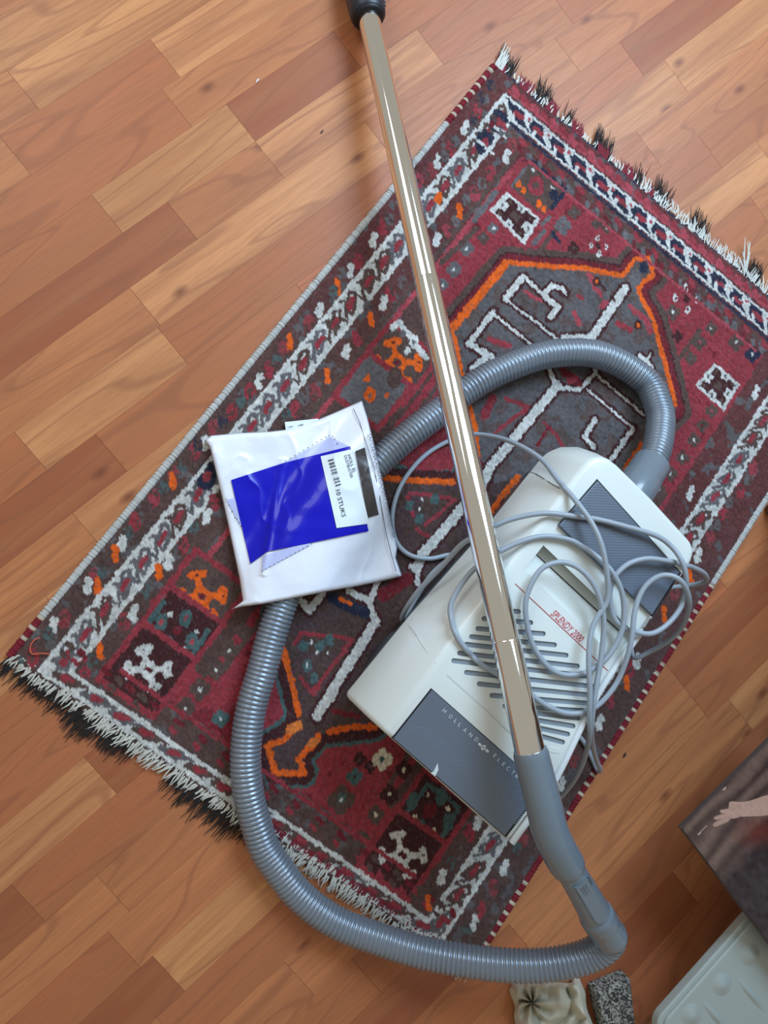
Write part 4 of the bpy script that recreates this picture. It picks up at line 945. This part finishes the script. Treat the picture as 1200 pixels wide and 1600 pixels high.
# ================================================================== THINGS ALONG THE LOWER RIGHT
# framed print lying across a hidden dark block, added for support and shade
pz0 = .145
c0 = U(1063, 1293, pz0); ea = U(1200, 1157, pz0)-c0; ea /= np.linalg.norm(ea); eb = U(1200, 1394, pz0)-c0; eb = eb-ea*(eb @ ea); eb /= np.linalg.norm(eb)
PA, PB = .26, .26
def pr(a, b, z=pz0): q = c0+ea*a+eb*b; return np.array([q[0], q[1], z])
pc = pr(.3, .22, 0)
shade_block = prism('added_shade_block', [pr(a, b, 0) for a, b in ((.13, .15), (PA-.01, .15), (PA-.01, PB-.01), (.13, PB-.01))], [pr(a, b, pz0-.006) for a, b in ((.13, .15), (PA-.01, .15), (PA-.01, PB-.01), (.13, PB-.01))], mat('black_shade_block', srgb(24, 20, 20), .7), None, .004)
tag(shade_block, 'low black block added unseen under the art print to hold it and deepen the shade', 'shade_block')
prn = empty('art_print', tuple(pr(PA/2, PB/2, pz0-.006)), 'glossy brown art print board showing draped cloth and a bare arm with open hand', 'picture')
bd = prism('backing_board', [pr(*q, pz0-.006) for q in ((0, 0), (PA, 0), (PA, PB), (0, PB))], [pr(*q, pz0-.001) for q in ((0, 0), (PA, 0), (PA, PB), (0, PB))], mat('grey_board_edge', srgb(74, 64, 60), .5), prn)
M_art = attr_mat('printed_art', .22); M_art.node_tree.nodes['Principled BSDF'].inputs['Specular IOR Level'].default_value = .4; M_art.node_tree.nodes['Principled BSDF'].inputs['Coat Weight'].default_value = .3
na, nb = 340, 250; AA, BB = np.meshgrid(np.linspace(.0012, PA-.0012, na), np.linspace(.0012, PB-.0012, nb), indexing='ij')
q = c0+AA[..., None]*ea+BB[..., None]*eb
rel = (q-np.array([0, 0, H])) @ RM
PX, PY = 600+F*rel[..., 0]/-rel[..., 2], 800-F*rel[..., 1]/-rel[..., 2]
art = np.zeros(AA.shape+(3,)); stn = np.repeat(vnoise((na//10+1, nb), 16), 10, axis=0)[:na]; folds = np.sin(BB*190+2.2*stn+AA*9+1.2*vnoise(AA.shape, 60))
lin = lambda r, g, b: np.array(srgb(r, g, b)[:3])
k = np.clip(.45+.4*folds+.12*vnoise(AA.shape, 10), 0, 1)[..., None]
art[:] = lin(62, 46, 44)*(1-k)+lin(112, 88, 78)*k
deep = np.clip((BB-.070+.012*vnoise(AA.shape, 20))/.03, 0, 1)[..., None]
art = art*(1-deep)+(lin(46, 36, 40)+.012*vnoise(AA.shape, 8)[..., None])*deep
redk = np.clip(1-np.hypot((PX-1185)/48, (PY-1300)/34), 0, 1)[..., None]; art = art*(1-redk*.8)+lin(104, 40, 30)*redk*.8
dk2 = np.clip(1-np.hypot((PX-1200)/30, (PY-1330)/22), 0, 1)[..., None]; art = art*(1-dk2*.8)+lin(34, 26, 32)*dk2*.8
def inpoly(pts):
    ins = np.zeros(PX.shape, bool); m_n = len(pts)
    for i in range(m_n):
        (a, b), (c, d) = pts[i], pts[(i+1) % m_n]
        if b == d: continue
        ins ^= ((b > PY) != (d > PY)) & (PX < (c-a)*(PY-b)/(d-b)+a)
    return ins
flesh = lin(176, 140, 124)
for pts, kk in (([(1155, 1254), (1172, 1251), (1196, 1243), (1320, 1216), (1320, 1262), (1240, 1268), (1190, 1275), (1158, 1276)], 1.0), ([(1139, 1256), (1143, 1252), (1158, 1253), (1160, 1275), (1148, 1279), (1140, 1279), (1138, 1268)], .95),
                ([(1140, 1258), (1139, 1253), (1144, 1252), (1150, 1258), (1148, 1263)], 1.0), ([(1124, 1267), (1127, 1265), (1145, 1263), (1146, 1270), (1128, 1271)], .98), ([(1115, 1279), (1118, 1275), (1140, 1269), (1144, 1276), (1120, 1281)], .95), ([(1113, 1290), (1116, 1285), (1134, 1277), (1142, 1279), (1136, 1284), (1118, 1292)], .88)):
    mk = inpoly(pts); art[mk] = flesh*kk
for pts in ([(1128, 1234), (1134, 1228), (1134, 1233), (1130, 1236)], [(1090, 1303), (1104, 1289), (1105, 1290), (1091, 1305)]): art[inpoly(pts)] = lin(170, 148, 136)
art *= (1+.10*vnoise(AA.shape, 4))[..., None]
off = np.array(wloc(prn)); me = bpy.data.meshes.new('printed_sheet'); Vq = (q+np.array([0, 0, .0002])-off).reshape(-1, 3); ii = np.arange(na*nb).reshape(na, nb)
me.from_pydata(Vq.tolist(), [], np.stack([ii[:-1, :-1], ii[:-1, 1:], ii[1:, 1:], ii[1:, :-1]], -1).reshape(-1, 4).tolist()); me.update()
a = me.color_attributes.new('dye', 'FLOAT_COLOR', 'POINT'); a.data.foreach_set('color', np.concatenate([np.clip(art, .005, .9), np.ones(AA.shape+(1,))], -1).astype(np.float32).ravel())
link('printed_sheet', me, M_art, prn, True)
# pale plastic lid
lz = .112
l0 = U(1020, 1606, lz); la = U(1200, 1403, lz)-l0; la /= np.linalg.norm(la); lb = np.array([la[1], -la[0], 0])
TL = float(np.linalg.norm(U(1200, 1403, lz)-l0))+.012
def lp(a, b, z): q = l0+la*a+lb*b; return np.array([q[0], q[1], z])
def rrect(a0, a1, b0, b1, r, z, nn=8):
    out = []
    for (ca_, cb_, st) in ((a1-r, b0+r, -90), (a1-r, b1-r, 0), (a0+r, b1-r, 90), (a0+r, b0+r, 180)):
        for k in range(nn+1): t = math.radians(st+90*k/nn); out.append(lp(ca_+r*math.cos(t), cb_+r*math.sin(t), z))
    return out
M_lid = mat('pale_plastic', srgb(152, 160, 155), .3, coat=.25)
tub = empty('plastic_tub', tuple(lp(.2, .15, 0)), 'pale grey-green plastic tub with a dimpled lid beside the art print', 'tub')
prism('tub_body', rrect(.11, TL-.02, .12, .28, .02, 0), rrect(.09, TL-.015, .10, .285, .02, lz-.016), M_lid, tub)
ld = prism('lid', rrect(0, TL, 0, .30, .022, lz-.020), rrect(0, TL, 0, .30, .022, lz-.004), M_lid, tub, .003, 3)
prism('lid_top', rrect(.007, TL-.007, .007, .293, .018, lz-.006), rrect(.007, TL-.007, .007, .293, .018, lz), M_lid, ld, .003, 4)
def dome(a, b, ra, rb, hgt):
    V_, F_ = [lp(a, b, lz+hgt)], []; K, J = 20, 6
    for j in range(1, J+1):
        for k in range(K): t = 2*math.pi*k/K; f_ = j/J; V_.append(lp(a+ra*f_*math.cos(t), b+rb*f_*math.sin(t), lz-.0006+hgt*(math.cos(f_*math.pi)+1)/2))
    for k in range(K): F_.append((0, 1+k, 1+(k+1) % K))
    for j in range(J-1):
        for k in range(K): F_.append((1+j*K+k, 1+(j+1)*K+k, 1+(j+1)*K+(k+1) % K, 1+j*K+(k+1) % K))
    return recalc(mesh('dimple', V_, F_, M_lid, ld, True))
for px_, py_ in ((1172, 1491), (1128, 1538), (1081, 1586)):
    w = U(px_, py_, lz)-l0; a, b = w @ la, w @ lb
    dome(a, b, .020, .020, .005)
for px_, py_ in ((1175, 1555), (1120, 1590)):
    w = U(px_, py_, lz)-l0; dome(w @ la, w @ lb, .008, .045, -.004+.0075)
# grey patterned pad
ph_ = .030
pq = [U(931, 1552, ph_), U(986, 1529, ph_), U(1000, 1665, ph_), U(958, 1672, ph_)]
M_pad = mat('mottled_grey_print', srgb(90, 88, 84), .85)
nt = M_pad.node_tree; vo = nt.nodes.new('ShaderNodeTexNoise'); vo.inputs['Scale'].default_value = 120; vo.inputs['Detail'].default_value = 2; vo.inputs['Distortion'].default_value = 2.5; tc_ = nt.nodes.new('ShaderNodeTexCoord'); nt.links.new(tc_.outputs['Object'], vo.inputs['Vector'])
cr_ = nt.nodes.new('ShaderNodeValToRGB'); cr_.color_ramp.elements[0].position = .44; cr_.color_ramp.elements[0].color = srgb(44, 42, 40); cr_.color_ramp.elements[1].position = .56; cr_.color_ramp.elements[1].color = srgb(150, 146, 136)
nt.links.new(vo.outputs[0], cr_.inputs[0]); nt.links.new(cr_.outputs[0], nt.nodes['Principled BSDF'].inputs['Base Color'])
tag(prism('patterned_box', [np.array([p[0], p[1], 0]) for p in pq], pq, M_pad, None, .004, 3), 'small flat box with black and grey squiggle print beside the crumpled cloth', 'box')
# crumpled cream cloth
cn = 90; V, Fc = [], []; CN1, CN2 = vnoise((100, 100), 30), vnoise((100, 100), 13)
cq = [np.array(p, float) for p in ((806, 1534), (910, 1532), (936, 1660), (812, 1670))]
M_cl = mat('cream_cotton', srgb(186, 180, 160), .9, bump=(500, .3, .0006), vary=.1, vscale=60)
for lay in (0, 1):
    for j in range(cn+1):
        for i in range(cn+1):
            u, v = i/cn, j/cn; p = cq[0]*(1-u)*(1-v)+cq[1]*u*(1-v)+cq[2]*u*v+cq[3]*(1-u)*v
            e = min(u, 1-u, v, 1-v); ca_ = math.atan2(v-.25, u-.22); rr = math.hypot(u-.22, v-.25)
            rose = math.exp(-(rr/.24)**2); gi, gj = int(u*99), int(v*99)
            z = .026+.010*rose*math.cos(ca_*7+rr*5+3*CN1[gj, gi])+(1-rose)*(.013*abs(math.sin(u*9+1.5*v+2.2*CN1[gj, gi]))+.010*CN2[gj, gi])
            z = max(.003, z*min(1, .2+e/.08)); jx = 9*CN1[gj, gi]+5*CN2[gj, gi]; jy = 6*CN2[gj, gi]
            wn_ = max(0, 1-e/.25); jx *= wn_; jy *= wn_
            V.append(U(p[0]+jx, p[1]+jy, z if lay == 0 else max(.001, z-.006) if e > 0 else max(.001, z-.003)))
M1 = (cn+1)**2
for lay in (0, 1):
    for j in range(cn):
        for i in range(cn):
            f = (lay*M1+j*(cn+1)+i, lay*M1+j*(cn+1)+i+1, lay*M1+(j+1)*(cn+1)+i+1, lay*M1+(j+1)*(cn+1)+i); Fc.append(f if lay else f[::-1])
per = [i for i in range(cn+1)]+[j*(cn+1)+cn for j in range(1, cn+1)]+[cn*(cn+1)+i for i in range(cn-1, -1, -1)]+[j*(cn+1) for j in range(cn-1, 0, -1)]
for a, b in zip(per, per[1:]+per[:1]): Fc.append((a, b, M1+b, M1+a))
tag(recalc(mesh('crumpled_cloth', V, Fc, M_cl, None, True)), 'crumpled cream cotton cloth bunched on the floor under the hose bend', 'cloth')
# wooden stool whose nearest foot reaches the picture's right edge
ft = U(1204, 797, 0); prof = [(0, .010), (.004, .0125), (.016, .0135), (.026, .0105), (.034, .012), (.05, .015), (.20, .015), (.215, .018), (.23, .015), (.40, .014)]
M_cab = mat('brown_varnished_wood', srgb(92, 58, 34), .35, vary=.2, vscale=14)
sc_ = ft+np.array([.155, -.10, 0]); stool = empty('stool', tuple(sc_), 'brown varnished wooden stool on turned legs standing beside the rug', 'stool')
v0_ = ft-sc_; v0_[2] = 0
for k in range(4):
    an = k*math.pi/2; dv = np.array([v0_[0]*math.cos(an)-v0_[1]*math.sin(an), v0_[0]*math.sin(an)+v0_[1]*math.cos(an), 0])
    tube('leg', [sc_+dv*(1-.25*z/.4)+np.array([0, 0, z]) for z, _ in prof], [r for _, r in prof], M_cab, stool, 20)
tube('seat', [sc_+np.array([0, 0, z]) for z in (.395, .398, .418, .422)], [.150, .158, .158, .150], M_cab, stool, 48)
# dark cupboard out of view, added to shade the lower right corner
cc_ = U(1300, 1180, 0); shade_cab = empty('shade_cabinet', tuple(cc_+np.array([.22, -.45, 0])), 'low dark brown wooden cupboard added out of view to shade the lower right corner', 'shade_cabinet')
M_cb2 = mat('shade_cabinet_wood', srgb(62, 40, 28), .4, vary=.25, vscale=10)
def bx(x0, x1, y0, y1, z0, z1, nm_, par, bev=.003):
    c4 = ((x0, y0), (x1, y0), (x1, y1), (x0, y1)); return prism(nm_, [(cc_[0]+x, cc_[1]+y, z0) for x, y in c4], [(cc_[0]+x, cc_[1]+y, z1) for x, y in c4], M_cb2, par, bev)
bx(.02, .44, -.90, -.02, 0, .06, 'plinth', shade_cab); bx(0, .45, -.92, 0, .058, .75, 'carcass', shade_cab); bx(-.02, .47, -.94, .02, .748, .78, 'top_board', shade_cab)
for y0, y1 in ((-.905, -.465), (-.455, -.015)):
    dr = bx(-.016, .001, y0, y1, .09, .72, 'door', shade_cab); hy = y1-.03 if y0 < -.5 else y0+.03
    tube('knob', [np.array([cc_[0]-.014, cc_[1]+hy, .45]), np.array([cc_[0]-.026, cc_[1]+hy, .45]), np.array([cc_[0]-.038, cc_[1]+hy, .45])], [.006, .006, .012], mat('brass', (.6, .42, .18, 1), .3, metal=1), dr, 16)
# crumbs
for nm_, x, y, c, r, lb_ in (('lint_speck', 402.5, 126.5, (226, 222, 220), .0014, 'tiny white speck of lint on the wooden floor'), ('dirt_speck', 503, 206, (70, 70, 66), .0013, 'tiny grey dirt speck on the wooden floor'), ('seed_husk', 975.5, 1179.5, (44, 34, 26), .0018, 'small dark brown husk on the floor beside the cord end')):
    q = U(x, y, 0); tag(tube(nm_, [q+np.array([-.0035, -.001, .0008]), q+np.array([0, 0, .0014]), q+np.array([.0035, .001, .0008])], [r*.4, r, r*.3], mat(nm_, srgb(*c), .8), None, 6, True), lb_, 'debris')
